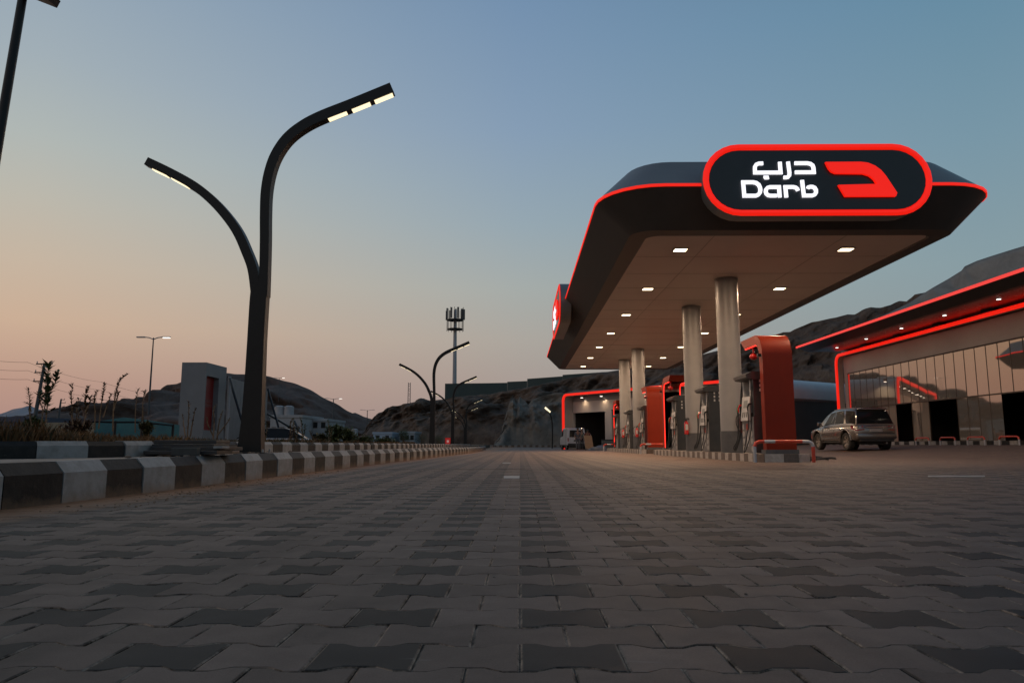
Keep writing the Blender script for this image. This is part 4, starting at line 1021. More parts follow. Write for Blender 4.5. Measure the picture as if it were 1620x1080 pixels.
for (y0, y1, nme) in ((565, 573, 'top'), (580, 586, 'middle'), (594, 600, 'lowest')):
    wire(at(-60, y0-3, UY-4), at(44, y1, UY), .15, f'{nme} thin power line running left from the leaning power pole')
    wire(at(44, y1, UY), at(160, y1+31, 95), .25, f'{nme} thin power line running right from the pole over the dry weeds')
    wire(at(160, y1+31, 95), at(285, y1+58, 140), .4, f'{nme} faint far power line sagging towards the grey pylon', .016)

# ------------------------------------------------------------------ grey pylon, hoarding and its props
py_ = empty('entrance_pylon', (-18.4, 42.5, -.3), 'tall grey entrance pylon with a red recessed panel on its side', 'pylon sign')
PT = at(300, 573, 41).z; x0, x1 = at(284, 640, 41).x, at(323, 640, 41).x
mb = MB(); PYM = pmat('grey pylon cladding', (.15, .155, .165), (.18, .185, .195), .8, .5)
yA, yB = 41.0, 43.9
mb.box(x0, x1-.34, yA, yB, -.3, PT)
mb.box(x1-.338, x1, yA, yA+.12, -.3, PT); mb.box(x1-.338, x1, yB-1.05, yB, -.3, PT); mb.box(x1-.338, x1, yA+.121, yB-1.051, PT-.75, PT); mb.box(x1-.338, x1, yA+.121, yB-1.051, -.3, 1.15); mb.build('body', PYM, py_)
mb = MB(); mb.box(x1-.336, x1-.31, yA+.122, yB-1.052, 1.152, PT-.752); rp_ = mb.build('red_panel', pmat('red pylon panel', (.19, .008, .006), (.16, .007, .006), 2, .4), py_)
for j, zz in enumerate((PT-2.1, PT-2.38)):
    for k, key in enumerate(['D', 'a', 'r', 'b'] if j else ['ba', 'ra', 'dal']):
        pts, w = LETTERS[key]; L, Rr = stroke2d([Vector(p) for p in pts], w); u = .0022
        f = lambda q: (x1-.300, yA+1.25+(q.x-455)*u, zz-(q.y-(190 if j == 0 else 300))*u)
        mb = MB(); mb.loft([[f(l), f(r), (f(r)[0]+.006, f(r)[1], f(r)[2]), (f(l)[0]+.006, f(l)[1], f(l)[2])] for l, r in zip(L, Rr)]); mb.build('letter', pmat('faded pink letter', (.22, .12, .11), (.2, .1, .1), 5), rp_)
for c in py_.children: c.matrix_parent_inverse = Matrix.Translation(py_.location).inverted()
hb = empty('hoarding', (-18.4, 49, -.3), 'tall grey sheet hoarding propped by dark steel struts behind the nearest street lamp', 'hoarding')
pa = at(362, 597, 44.7); pb = at(424, 615, 54)
SHEET = pmat('grey corrugated sheet', (.14, .145, .155), (.175, .18, .19), 2, .5)
n = 7
for k in range(n):
    a = pa.lerp(pb, k/n); b = pa.lerp(pb, (k+.985)/n); mb = MB(); mb.prism([(a.x, a.y, -.3), (b.x, b.y, -.3), (b.x, b.y, b.z), (a.x, a.y, a.z)], (-.08, 0, 0)); mb.build('sheet_panel', SHEET, hb)
mb = MB(); mb.cyl((pa.x+.1, pa.y-.1, -.3), (pa.x+.1, pa.y-.1, pa.z+.05), .1, n=8); mb.build('post', pmat('white steel post', (.33, .34, .36), (.3, .3, .32), 2, .5), hb)
for (u0, v0, d0, u1, v1, d1) in ((363, 598, 44.6, 392, 697, 40.5), (424, 615, 53.8, 446, 695, 49), (424, 655, 53.8, 472, 683, 47.5), (466, 666, 48, 481, 698, 45), (414, 672, 50, 425, 700, 46)):
    mb = MB(); mb.tube([at(u0, v0, d0), at(u1, v1, d1)], .075, 6); mb.build('strut', BLACKMETAL, hb)
for c in hb.children: c.matrix_parent_inverse = Matrix.Translation(hb.location).inverted()

# ------------------------------------------------------------------ distant buildings
def house(px0, px1, pyt, pyb, Y, depth, lb, m, tanks=0, wins=4, rows=1, rz=0, name='house'):
    a = at(px0, pyb, Y); b = at(px1, pyt, Y); w = b.x-a.x; h = b.z+.3
    o = empty(name, (a.x, Y, -.3), lb, 'building', rz=rz)
    mb = MB(); mb.box(0, w, 0, depth, 0, h-.35); mb.build('wall', m, o)
    mb = MB(); mb.box(-.12, w+.12, -.12, depth+.12, h-.349, h); mb.build('parapet', m, o)
    for r in range(rows):
        for k in range(wins):
            x = w*(k+.5)/wins; zz = h*(.28+.4*r) if rows > 1 else h*.45
            mb = MB(); mb.box(x-.3, x+.3, -.05, .02, zz, zz+.8); f = mb.build('window', DARKFRAME, o)
            mb = MB(); mb.box(x-.25, x+.25, -.062, -.051, zz+.05, zz+.75); mb.build('pane', DARKVOID, f)
    for k in range(tanks):
        mb = MB(); x = w*(.12+.3*k); mb.tube([(x, 2, h), (x, 2, h+1.15), (x, 2, h+1.3)], [.65, .65, .3], 14); mb.build('water_tank', WALLWHITE, o, True)
    return o
house(426, 478, 656, 700, 95, 10, 'white two storey house with water tanks below the dark hill', WALLWHITE, 2, 4, 1)
house(479, 518, 662, 700, 100, 10, 'plain white annexe house at the right of the tank topped house', WALLWHITE, 0, 3, 2)
house(553, 577, 689, 706, 130, 8, 'small pinkish flat roofed house in the gap between the hills', pmat('pink render', (.20, .13, .12), (.24, .16, .15), 1, .8), 1, 2)
house(590, 620, 683, 706, 120, 8, 'blue white building left of the small tree', pmat('bluish white render', (.36, .42, .5), (.3, .36, .44), 1, .7), 0, 2)
house(632, 656, 682, 706, 122, 8, 'pale building right of the small tree, below the cliff', pmat('pale render', (.34, .37, .4), (.28, .31, .34), 1, .7), 0, 3)
# blue roofed shed and low walls at far left
tw = empty('teal_fence', (-22, 36, -.3), 'teal sheet fence between the grass and the left hill', 'fence')
fp = [(150, 667, 34), (195, 660, 35), (232, 664, 36), (283, 672, 38)]
TEAL = pmat('teal sheet', (.02, .12, .15), (.03, .16, .17), 1.5, .5)
for a, b in zip(fp, fp[1:]):
    A_, B_ = at(*a), at(*b); mb = MB(); mb.prism([(A_.x, A_.y, -.3), (B_.x, B_.y, -.3), B_, A_], (0, .08, 0)); mb.build('sheet_panel', TEAL, tw)
ra_ = [at(140, 667, 33), at(190, 668, 33.5), at(232, 668, 34), at(280, 673, 36)]
mb = MB(); mb.tube([p+Vector((0, -.4, 0)) for p in ra_], .05, 6); mb.build('rail', BLACKMETAL, tw)
for p in ra_:
    mb = MB(); mb.cyl((p.x, p.y-.4, -.3), (p.x, p.y-.4, p.z+(.25 if p is ra_[2] else .06)), .06, n=6); mb.build('post', BLACKMETAL, tw)
for c in tw.children: c.matrix_parent_inverse = Matrix.Translation(tw.location).inverted()
shd = house(-60, 47, 659, 680, 48, 6, 'long low dark blue shed at the far left beyond the grass', pmat('dark blue sheet', (.03, .04, .075), (.04, .05, .085), 2, .5), 0, 0, name='shed')
lw = MB(); a = at(38, 668, 40); b = at(160, 668, 40); lw.box(a.x, b.x, 40, 40.3, -.3, a.z); tag(lw.build('boundary_wall', pmat('sand coloured wall', (.28, .22, .15), (.24, .19, .13), 2, .8)), 'low sand coloured wall running behind the leafy sapling', 'wall')

# ------------------------------------------------------------------ far small things by the road end
q = at(704.5, 708, 95); rs = empty('road_sign', q, 'small glowing red sign board at the end of the median', 'sign')
zz = at(710, 692, 95).z-q.z; w = 8*95/1152
mb = MB(); mb.box(-.05, w+.05, -.12, .05, zz-.92, zz); mb.build('box', REDPAINT, rs)
mb = MB(); mb.box(0, w, -.13, -.121, zz-.88, zz-.04); mb.build('red_face', emat('dim red lightbox', (1, .03, .02), .22), rs)
mb = MB(); mb.box(w*.3, w*.7, -.138, -.131, zz-.62, zz-.32); mb.build('white_mark', emat('dim white mark', (1, .6, .55), .3), rs)
mb = MB(); mb.box(w*.4, w*.6, -.1, 0, -.4, zz-.9); mb.build('stand', STEEL, rs)
mb = MB(); a = at(556, 712, 30); b = at(579, 706, 30); mb.box(a.x, b.x, 30, 30.5, .1, b.z, bev=.03); tag(mb.build('trough', pmat('blue plastic', (.06, .12, .16), (.05, .10, .14), 3, .5)), 'low blue trough behind the kerb stones before the pink house', 'trough')

# ------------------------------------------------------------------ vehicles
SILVER = pmat('silver car paint', (.150, .142, .138), (.17, .16, .155), 2, .26, .75, coat=.6)
CARGLASS = pmat('dark car glass', (.010, .011, .012), (.013, .014, .015), 2, .10, 0, spec=.15)
CHROME = pmat('chrome', (.6, .6, .6), (.65, .65, .65), 3, .15, 1)
TAILRED = pmat('tail lamp red', (.16, .008, .008), (.22, .01, .01), 6, .12, coat=1)
ALLOY = pmat('alloy wheel', (.45, .42, .39), (.5, .47, .44), 6, .3, .8)
BLACKTRIM = pmat('black trim', (.014, .014, .014), (.02, .02, .02), 6, .55)
def cutter_apply(o, cutters):
    for c in cutters:
        m = o.modifiers.new('cut', 'BOOLEAN'); m.object = c; m.operation = 'DIFFERENCE'; m.solver = 'EXACT'
    bpy.context.view_layer.update()
    me = bpy.data.meshes.new_from_object(o.evaluated_get(bpy.context.evaluated_depsgraph_get()))
    o.modifiers.clear(); old = o.data; o.data = me
    for c in cutters: bpy.data.objects.remove(c)
def wheel(root, x, y, r, w, side):
    mb = MB(); s = side
    prof = [(r*.66, -w/2+.01), (r*.9, -w/2), (r*.98, -w/2+.03), (r, -w/4), (r, w/4), (r*.98, w/2-.03), (r*.9, w/2), (r*.66, w/2-.015)]
    N = 36; rings = [[(x+b, y+a*math.cos(2*PI*k/N), r+a*math.sin(2*PI*k/N)) for a, b in prof] for k in range(N)]
    vs = [p for q in rings for p in q]; K = len(prof); fs = []
    for k in range(N):
        for j in range(K-1): fs.append((k*K+j, k*K+j+1, ((k+1) % N)*K+j+1, ((k+1) % N)*K+j))
    mb.add(vs, fs); t = mb.build('wheel', RUBBER, root, True)
    mb = MB(); xo = x+s*(w/2-.03)
    ringo = [(xo, r*.67), (xo, r*.60), (xo-s*.05, r*.58), (x-s*w*.3, r*.6), (x-s*w*.3, r*.67)]
    vs = []; K = len(ringo)
    for k in range(N):
        a = 2*PI*k/N
        for X, q in ringo: vs.append((X, y+q*math.cos(a), r+q*math.sin(a)))
    mb.add(vs, [(k*K+j, k*K+(j+1) % K, ((k+1) % N)*K+(j+1) % K, ((k+1) % N)*K+j) for k in range(N) for j in range(K)])
    for k in range(6):
        for dd in (-.13, .13):
            a = 2*PI*k/6+dd; ca, sa = math.cos(a), math.sin(a); tx, ty = -sa, ca; ww = .016
            c2 = 2*PI*k/6
            p = [(xo-s*.035, y+.05*math.cos(c2)+tx*ww, r+.05*math.sin(c2)+ty*ww), (xo-s*.035, y+.05*math.cos(c2)-tx*ww, r+.05*math.sin(c2)-ty*ww), (xo-s*.01, y+r*.61*ca-tx*ww*1.2, r+r*.61*sa-ty*ww*1.2), (xo-s*.01, y+r*.61*ca+tx*ww*1.2, r+r*.61*sa+ty*ww*1.2)]
            mb.prism(p, (-s*.03, 0, 0))
    mb.cyl((xo-s*.07, y, r), (xo-s*.015, y, r), .06, n=12); mb.build('rim', ALLOY, t, True, 30)
    mb = MB(); mb.cyl((xo-s*.12, y, r), (xo-s*.10, y, r), r*.58, n=24); mb.build('brake_disc', BLACKTRIM, t)
def car_shell(st, nx=None):
    """st: list of (y, z_bottom, z_belt, half width, tuck at the belt)"""
    rings = []
    for (y, zb, zt, w, tk) in st:
        h = zt-zb
        prof = [(w-.10, zb), (w-.03, zb+.05), (w-.005, zb+h*.28), (w, zb+h*.52), (w-.012, zb+h*.72), (w-.05, zb+h*.90), (w-tk, zt), (w*.5, zt+.018), (0, zt+.025)]
        rings.append([(a, y, z) for a, z in prof]+[(-a, y, z) for a, z in prof[::-1][1:]])
    mb = MB(); mb.loft(rings); return mb
def make_suv():
    # y: 0 is the rear bumper, 4.7 the nose; heads towards +Y
    root = empty('silver_suv', (0, 0, 0), 'silver grey four wheel drive car parked beside the pump islands, seen from behind', 'car')
    st = [(.03, .50, .98, .76, .10), (.08, .46, 1.06, .84, .09), (.22, .43, 1.09, .90, .09), (.5, .40, 1.10, .915, .09), (1.0, .38, 1.10, .92, .09), (1.8, .38, 1.09, .92, .09), (2.6, .38, 1.07, .92, .09), (3.2, .38, 1.06, .92, .10), (3.5, .39, 1.04, .92, .14), (3.9, .40, 1.02, .91, .17), (4.3, .42, .97, .89, .18), (4.5, .44, .90, .84, .18), (4.62, .47, .80, .74, .14), (4.68, .52, .70, .6, .1)]
    b = car_shell(st).build('body', SILVER, root, True, 40)
    cs = []
    for y in (.93, 3.68):
        mb = MB(); mb.cyl((-1.3, y, .42), (-.60, y, .42), .475, n=36); cs.append(mb.build('cut', BLACKTRIM))
        mb = MB(); mb.cyl((1.3, y, .42), (.60, y, .42), .475, n=36); cs.append(mb.build('cut', BLACKTRIM))
    cutter_apply(b, cs)
    for y in (.93, 3.68):
        for s in (-1, 1):
            wheel(root, s*.785, y, .385, .26, s)
            mb = MB(); pts = [(s*.905, y+.485*math.cos(a), .42+.485*math.sin(a)) for a in [R(q) for q in range(-8, 190, 11)]]
            mb.tube(pts, [.03]+[.042]*(len(pts)-2)+[.03], 8); mb.build('wheel_arch', SILVER, root, True)
    # greenhouse
    gh = [(.10, 1.085, .80, 1.09, .80), (.20, 1.09, .83, 1.42, .72), (.36, 1.09, .84, 1.74, .68), (.60, 1.09, .85, 1.80, .685), (1.3, 1.09, .85, 1.825, .695), (2.0, 1.08, .85, 1.81, .695), (2.55, 1.07, .83, 1.755, .65), (2.95, 1.065, .83, 1.60, .68), (3.35, 1.055, .82, 1.30, .76), (3.62, 1.04, .8, 1.05, .79)]
    rings = []
    for y, zb, wb, zt, wt in gh:
        rings.append([(wb, y, zb-.02), (wt+.012, y, zb+(zt-zb)*.93), (wt-.05, y, zt-.006), (wt*.5, y, zt+.012), (0, y, zt+.018), (-wt*.5, y, zt+.012), (-wt+.05, y, zt-.006), (-wt-.012, y, zb+(zt-zb)*.93), (-wb, y, zb-.02)])
    mb = MB(); mb.loft(rings); mb.build('cabin', SILVER, root, True, 50)
    GY = [g[0] for g in gh]
    def side(y, f, s, out=.006):
        zb = interp(y, GY, [g[1] for g in gh]); wb = interp(y, GY, [g[2] for g in gh]); zt = interp(y, GY, [g[3] for g in gh]); wt = interp(y, GY, [g[4] for g in gh])
        z1 = zb-.02; z2 = zb+(zt-zb)*.93; x2 = wt+.012
        return Vector((s*(wb+(x2-wb)*f+out), y, z1+(z2-z1)*f))
    for s in (-1, 1):
        for (a0, a1, b0, b1) in ((.16, .98, .40, 1.12), (1.18, 1.98, 1.28, 1.98), (2.06, 3.15, 2.06, 2.62)):
            mb = MB(); n = 8; rr = []
            lo = [side(a0+(a1-a0)*k/n, .13, s) for k in range(n+1)]; hi = [side(b0+(b1-b0)*k/n, .93, s) for k in range(n+1)]
            for k in range(n+1):
                mid = [lo[k].lerp(hi[k], q) for q in (0, .5, 1)]; rr.append([m for m in mid]+[Vector((m.x-s*.012, m.y, m.z)) for m in mid[::-1]])
            mb.loft(rr); mb.build('side_window', CARGLASS, root)
        mb = MB(); mb.tube([side(y, 1.0, s, .0)+Vector((-s*.05, 0, .055)) for y in (.45, .6, 1.2, 1.9, 2.4)], .018, 6); mb.build('roof_rail', STEEL, root, True)
        mb = MB(); mb.tube([side(y, .1, s, .006) for y in (.3, 1.0, 1.8, 2.6, 3.2)], .010, 6); mb.build('chrome_line', CHROME, root, True)
    # rear window, wrapped darkly round the corner
    def rear(f, u, out=.008):
        # follow first rings
        zs = [1.09, 1.42, 1.72]; ysr = [.10, .20, .36]; ws = [.80, .72, .655]
        z = 1.13+(1.68-1.13)*f; return Vector((u*(interp(z, zs, ws)+.0), interp(z, zs, ysr)-out-.012*(1-abs(u)), z))
    mb = MB(); rr = []
    for k in range(9):
        u = -1+2*k/8; c = [rear(f, u*.98) for f in (0.02, .35, .65, .97)]; rr.append(c+[p+Vector((0, .03, 0)) for p in c[::-1]])
    mb.loft(rr); mb.build('rear_window', CARGLASS, root, True)
    mb = MB(); mb.prism([(-.66, .22, 1.74), (.66, .22, 1.74), (.64, .42, 1.80), (-.64, .42, 1.80)], (0, 0, .028)); mb.build('spoiler', SILVER, root)
    mb = MB(); mb.tube([(.12, .10, 1.14), (.02, .135, 1.26), (-.26, .165, 1.33)], .009, 5); mb.build('wiper', BLACKTRIM, root)
    mb = MB(); rr = []
    for y, z, w in ((2.70, 1.70, .60), (3.05, 1.53, .66), (3.4, 1.27, .73), (3.62, 1.08, .77)): rr.append([(-w, y, z+.01), (w, y, z+.01), (w, y+.02, z+.03), (-w, y+.02, z+.03)])
    mb.loft(rr); mb.build('windscreen', CARGLASS, root)
    # tailgate details
    for s in (-1, 1):
        mb = MB(); o = [(s*.50, .030, .88), (s*.80, .030, .84), (s*.868, .10, .86), (s*.915, .40, .93), (s*.912, .42, 1.04), (s*.85, .13, 1.09), (s*.55, .045, 1.055)]
        mb.prism(o, (0, -.025, 0)) if False else mb.add([(a, b-.004, c) for a, b, c in o]+[(a*.97, b+.05, c) for a, b, c in o], [tuple(range(7)), tuple(range(7, 14))[::-1]]+[(i, (i+1) % 7, (i+1) % 7+7, i+7) for i in range(7)])
        tl = mb.build('tail_lamp', TAILRED, root)
        mb = MB(); mb.cyl((s*.70, .045, .985), (s*.70, .03, .985), .035, n=12); mb.build('clear_lens', CHROME, tl)
        mb = MB(); mb.box(min(s*.905, s*1.09), max(s*.905, s*1.09), 3.12, 3.26, 1.10, 1.27, bev=.035); mb.box(min(s*.85, s*.95), max(s*.85, s*.95), 3.14, 3.22, 1.08, 1.13); mb.build('mirror', SILVER, root)
        for y in (1.35, 2.25):
            mb = MB(); mb.tube([(s*.915, y, .90), (s*.945, y+.03, .905), (s*.945, y+.17, .905), (s*.915, y+.2, .90)], .014, 6); mb.build('door_handle', CHROME, root, True)
        mb = MB(); mb.tube([(s*.932, 1.5, .52), (s*.938, 2.0, .52), (s*.938, 2.7, .52), (s*.932, 3.1, .52)], .022, 6); mb.build('door_moulding', CHROME if False else SILVER, root)
        mb = MB()
        for y in (1.16, 2.02, 3.12): mb.box(min(s*.9105, s*.9215), max(s*.9105, s*.9215), y-.004, y+.004, .45, 1.02)
        mb.build('door_gap', BLACKTRIM, root)
        mb = MB(); mb.box(min(s*.70, s*.93), max(s*.70, s*.93), 1.45, 3.15, .34, .385, bev=.012); mb.build('side_step', BLACKTRIM, root)
        mb = MB(); mb.box(min(s*.45, s*.8), max(s*.45, s*.8), 4.38, 4.62, .72, .86, bev=.03); mb.build('headlight', CHROME, root)
    mb = MB(); mb.box(-.84, .84, -.03, .24, .50, .72, bev=.05); mb.build('rear_bumper', SILVER, root, True)
    mb = MB(); mb.box(-.72, .72, -.01, .3, .38, .50, bev=.03); mb.box(-.5, .5, .3, 3.9, .26, .40); mb.build('underbody', BLACKTRIM, root)
    mb = MB(); mb.box(-.30, .26, .012, .03, .80, .93, bev=.004); mb.build('number_plate', pmat('number plate', (.30, .28, .27), (.26, .245, .24), 6, .5), root)
    mb = MB(); mb.box(-.42, .42, .0, .04, .965, .995, bev=.006); mb.build('tailgate_trim', CHROME, root)
    mb = MB(); mb.cyl((.45, .1, .33), (.45, .4, .34), .035, n=10); mb.build('exhaust', STEEL, root)
    return root
suv = make_suv(); suv.location = (15.5, 32.0, gz(15.5, 34)); suv.rotation_euler = (0, 0, R(2)); suv.scale = (1.03, 1.03, 1.03)

def make_van():
    root = empty('white_van', (0, 0, 0), 'small white panel van parked at the left end of the service bay building', 'van')
    W = pmat('white van paint', (.42, .41, .42), (.36, .355, .36), 3, .35, coat=.3)
    pr = [(0, .4), (0, 1.0), (.10, 1.80), (.35, 1.88), (2.6, 1.86), (3.0, 1.75), (3.55, 1.12), (3.95, 1.0), (4.05, .75), (4.05, .4)]
    rings = []
    for x, i in ((-.80, .04), (-.78, 0), (.78, 0), (.80, .04)):
        rings.append([(x*(1 if z < 1.1 else .92), y+ (i if y < 2 else -i), z-(i if z > 1 else -i)) for y, z in pr])
    mb = MB(); mb.loft(rings); mb.build('body', W, root)
    for y in (.75, 3.3):
        for s in (-1, 1): wheel(root, s*.70, y, .30, .19, s)
    mb = MB(); mb.prism([(-.62, -.004, 1.08), (.62, -.004, 1.08), (.58, .075, 1.68), (-.58, .075, 1.68)], (0, .02, 0)); mb.build('rear_window', CARGLASS, root)
    for s in (-1, 1):
        mb = MB(); mb.prism([(s*.745, 2.55, 1.12), (s*.745, 3.40, 1.12), (s*.742, 2.95, 1.68), (s*.742, 2.55, 1.70)], (s*.012, 0, 0)); mb.build('side_window', CARGLASS, root)
        mb = MB(); mb.box(min(s*.70, s*.79), max(s*.70, s*.79), -.02, .05, .72, 1.02); mb.build('tail_lamp', TAILRED, root)
        mb = MB(); mb.box(min(s*.799, s*.806), max(s*.799, s*.806), 1.1, 1.12, .45, 1.7) ; mb.build('door_gap', BLACKTRIM, root)
    mb = MB(); mb.box(-.78, .78, -.08, .02, .36, .55, bev=.03); mb.build('rear_bumper', BLACKTRIM, root)
    mb = MB(); mb.box(-.60, .60, .05, 3.9, .14, .42); mb.build('underbody', BLACKTRIM, root)
    mb = MB(); mb.box(-.25, .25, -.012, -.002, .72, .84); mb.build('number_plate', BLACKTRIM, root)
    return root
van = make_van(); q = at(907, 710, 64); van.location = (4.95, 64, gz(5, 64)); van.rotation_euler.z = R(6)

def make_sedan(label, paint, Y, px, rz, parts=True, name='parked_car'):
    root = empty(name, (0, 0, 0), label, 'car')
    st = [(.02, .40, .80, .70, .08), (.15, .32, .92, .82, .08), (.6, .30, .95, .86, .08), (1.5, .30, .93, .87, .08), (3.0, .30, .92, .87, .09), (3.6, .30, .88, .86, .12), (4.2, .33, .78, .80, .14), (4.4, .4, .62, .66, .1)]
    car_shell(st).build('body', paint, root, True, 40)
    gh = [(.55, .93, .76, .94, .74), (1.05, .94, .77, 1.36, .60), (1.6, .94, .78, 1.43, .60), (2.3, .93, .78, 1.42, .60), (2.8, .92, .77, 1.28, .62), (3.35, .91, .75, .94, .72)]
    mb = MB(); mb.loft([[(wb, y, zb-.02), (wt, y, zt-.03), (wt*.8, y, zt), (-wt*.8, y, zt), (-wt, y, zt-.03), (-wb, y, zb-.02)] for y, zb, wb, zt, wt in gh]); mb.build('windows', CARGLASS, root, True, 40)
    mb = MB(); mb.loft([[(wt*.86, y, zt+.004), (wt*.86, y, zt+.02), (-wt*.86, y, zt+.02), (-wt*.86, y, zt+.004)] for y, zb, wb, zt, wt in gh[1:5]]); mb.build('roof', paint, root)
    for y in (.85, 3.45):
        for s in (-1, 1): wheel(root, s*.76, y, .31, .2, s)
    for s in (-1, 1):
        mb = MB(); mb.box(min(s*.5, s*.8), max(s*.5, s*.8), .0, .12, .7, .84, bev=.02); mb.build('tail_lamp', TAILRED, root)
        mb = MB(); mb.box(min(s*.5, s*.76), max(s*.5, s*.76), 4.26, 4.38, .58, .70, bev=.02); mb.build('headlight', CHROME, root)
    q = at(px, 700, Y); root.location = (q.x, Y, -.26); root.rotation_euler.z = rz; return root
make_sedan('pale car with dark windows between the hoarding struts and the white house', pmat('pale car paint', (.30, .32, .33), (.34, .35, .36), 3, .3, .3), 40, 455, R(60))
make_sedan('white and red car glimpsed beyond the grass just left of the nearest street lamp', pmat('white car paint', (.42, .42, .43), (.38, .38, .39), 3, .3), 37, 377, R(-80))

# ------------------------------------------------------------------ people and their load by the van
def person(loc, rz, label, shirt, trous, pose, H=1.72):
    """pose: joint positions (x across, y forward, z up) for a 1.72 m figure"""
    root_me = bpy.data.meshes.new('person'); k = H/1.72
    J = dict(pel=(0, 0, .92), bel=(0, .01, 1.06), che=(0, .02, 1.28), nec=(0, .03, 1.44), hd0=(0, .04, 1.50), hd1=(0, .05, 1.58), hd2=(0, .05, 1.67),
             ls=(-.17, .02, 1.38), le=(-.23, .0, 1.12), lw=(-.24, .08, .88), lh=(-.24, .12, .78), rs=(.17, .02, 1.38), re=(.23, 0, 1.12), rw=(.24, .08, .88), rh=(.24, .12, .78),
             lhp=(-.09, 0, .88), lk=(-.10, .02, .48), la=(-.10, -.01, .09), lt=(-.11, .15, .04), rhp=(.09, 0, .88), rk=(.10, .02, .48), ra=(.10, -.01, .09), rt=(.11, .15, .04))
    J.update(pose)
    rad = dict(pel=.14, bel=.125, che=.145, nec=.055, hd0=.06, hd1=.092, hd2=.07, ls=.06, le=.042, lw=.03, lh=.035, rs=.06, re=.042, rw=.03, rh=.035, lhp=.085, lk=.055, la=.04, lt=.03, rhp=.085, rk=.055, ra=.04, rt=.03)
    E = [('pel', 'bel'), ('bel', 'che'), ('che', 'nec'), ('nec', 'hd0'), ('hd0', 'hd1'), ('hd1', 'hd2'), ('che', 'ls'), ('ls', 'le'), ('le', 'lw'), ('lw', 'lh'), ('che', 'rs'), ('rs', 're'), ('re', 'rw'), ('rw', 'rh'), ('pel', 'lhp'), ('lhp', 'lk'), ('lk', 'la'), ('la', 'lt'), ('pel', 'rhp'), ('rhp', 'rk'), ('rk', 'ra'), ('ra', 'rt')]
    def skin(name, keys, scale, mat, parent=None, first='pel'):
        keys = [q for q in keys]; idx = {q: i for i, q in enumerate(keys)}
        me = bpy.data.meshes.new(name); me.from_pydata([Vector(J[q])*k for q in keys], [(idx[a], idx[b]) for a, b in E if a in idx and b in idx], []); me.materials.append(mat)
        o = bpy.data.objects.new(name, me); col.objects.link(o)
        s = o.modifiers.new('skin', 'SKIN'); s.use_smooth_shade = True
        for q in keys: v = me.skin_vertices[0].data[idx[q]]; v.radius = (rad[q]*scale*k, rad[q]*scale*k*(.72 if q in ('che', 'bel', 'pel') else 1)); v.use_root = (q == first)
        u = o.modifiers.new('sub', 'SUBSURF'); u.levels = 1; u.render_levels = 2
        if parent: o.parent = parent
        return o
    body = skin('person', list(J), 1, pmat('skin', (.18, .10, .07), (.2, .11, .08), 8, .6))
    body.location = loc; body.rotation_euler.z = rz; tag(body, label, 'person', 'people beside the van')
    skin('shirt', ['pel', 'bel', 'che', 'ls', 'le', 'rs', 're'], 1.13, shirt, body)
    skin('trousers', ['pel', 'lhp', 'lk', 'la', 'rhp', 'rk', 'ra'], 1.14, trous, body)
    mb = MB(); bm = bmesh.new(); bmesh.ops.create_uvsphere(bm, u_segments=14, v_segments=8, radius=.095*k); bmesh.ops.translate(bm, vec=Vector(J['hd2'])*k+Vector((0, -.02, -.005)), verts=bm.verts); mb.frombm(bm); mb.build('hair', RUBBER, body, True)
    return body
CL1 = pmat('slate blue cloth', (.055, .065, .085), (.07, .08, .10), 9, .9); CL2 = pmat('dark cloth', (.02, .022, .028), (.028, .03, .036), 9, .9); CL3 = pmat('dark red cloth', (.12, .015, .015), (.10, .012, .012), 9, .9); CL4 = pmat('grey green cloth', (.06, .075, .07), (.075, .09, .085), 9, .9)
q = at(914, 711, 57); person((q.x, 57, gz(5, 57)), R(200), 'person in slate blue clothes standing just right of the white van', CL1, CL1, {})
q = at(921, 711, 59.5); person((q.x, 59.5, gz(5, 59)), R(140), 'person in grey green shirt half hidden behind the first, facing right', CL4, CL2, {'rh': (.2, .42, 1.02), 'rw': (.2, .34, 1.0), 're': (.22, .1, 1.08)})
q = at(929, 710, 58.5); person((q.x, 58.5, gz(5, 58)), R(185), 'person in dark red top bending over the tilted cardboard crate', CL3, CL2, {'che': (0, .16, 1.24), 'nec': (0, .24, 1.36), 'hd0': (0, .28, 1.41), 'hd1': (0, .33, 1.47), 'hd2': (0, .36, 1.55), 'ls': (-.17, .16, 1.32), 'rs': (.17, .16, 1.32), 'le': (-.2, .3, 1.1), 're': (.2, .3, 1.1), 'lw': (-.14, .5, 1.04), 'rw': (.14, .5, 1.04), 'lh': (-.1, .58, 1.06), 'rh': (.1, .58, 1.06)})
q = at(932.5, 711.5, 57.2); ct = empty('hand_trolley', (q.x, 57.2, gz(5, 57)), 'hand trolley carrying a tall tilted cardboard crate, held by the person in red', 'trolley')
mb = MB()
for s in (-.28, .28): mb.tube([(s, .22, .1), (s-.16, .28, 1.25)], .02, 6)
mb.box(-.30, .30, -.12, .24, .10, .13); mb.build('frame', STEEL, ct)
for s in (-.27, .27): 
    mb = MB(); mb.cyl((s-.03, .24, .1), (s+.03, .24, .1), .1, n=14); mb.build('wheel', RUBBER, ct, True)
bx_ = MB(); bx_.prism([(-.30, -.14, .14), (.32, -.14, .14), (.17, -.14, 1.14), (-.42, -.14, 1.16)], (0, .36, 0)); cr = bx_.build('cardboard_crate', CARDBOARD); cr.location = (q.x, 57.2, gz(5, 57)+.002); tag(cr, 'tall beige cardboard crate leaning on the hand trolley', 'crate')
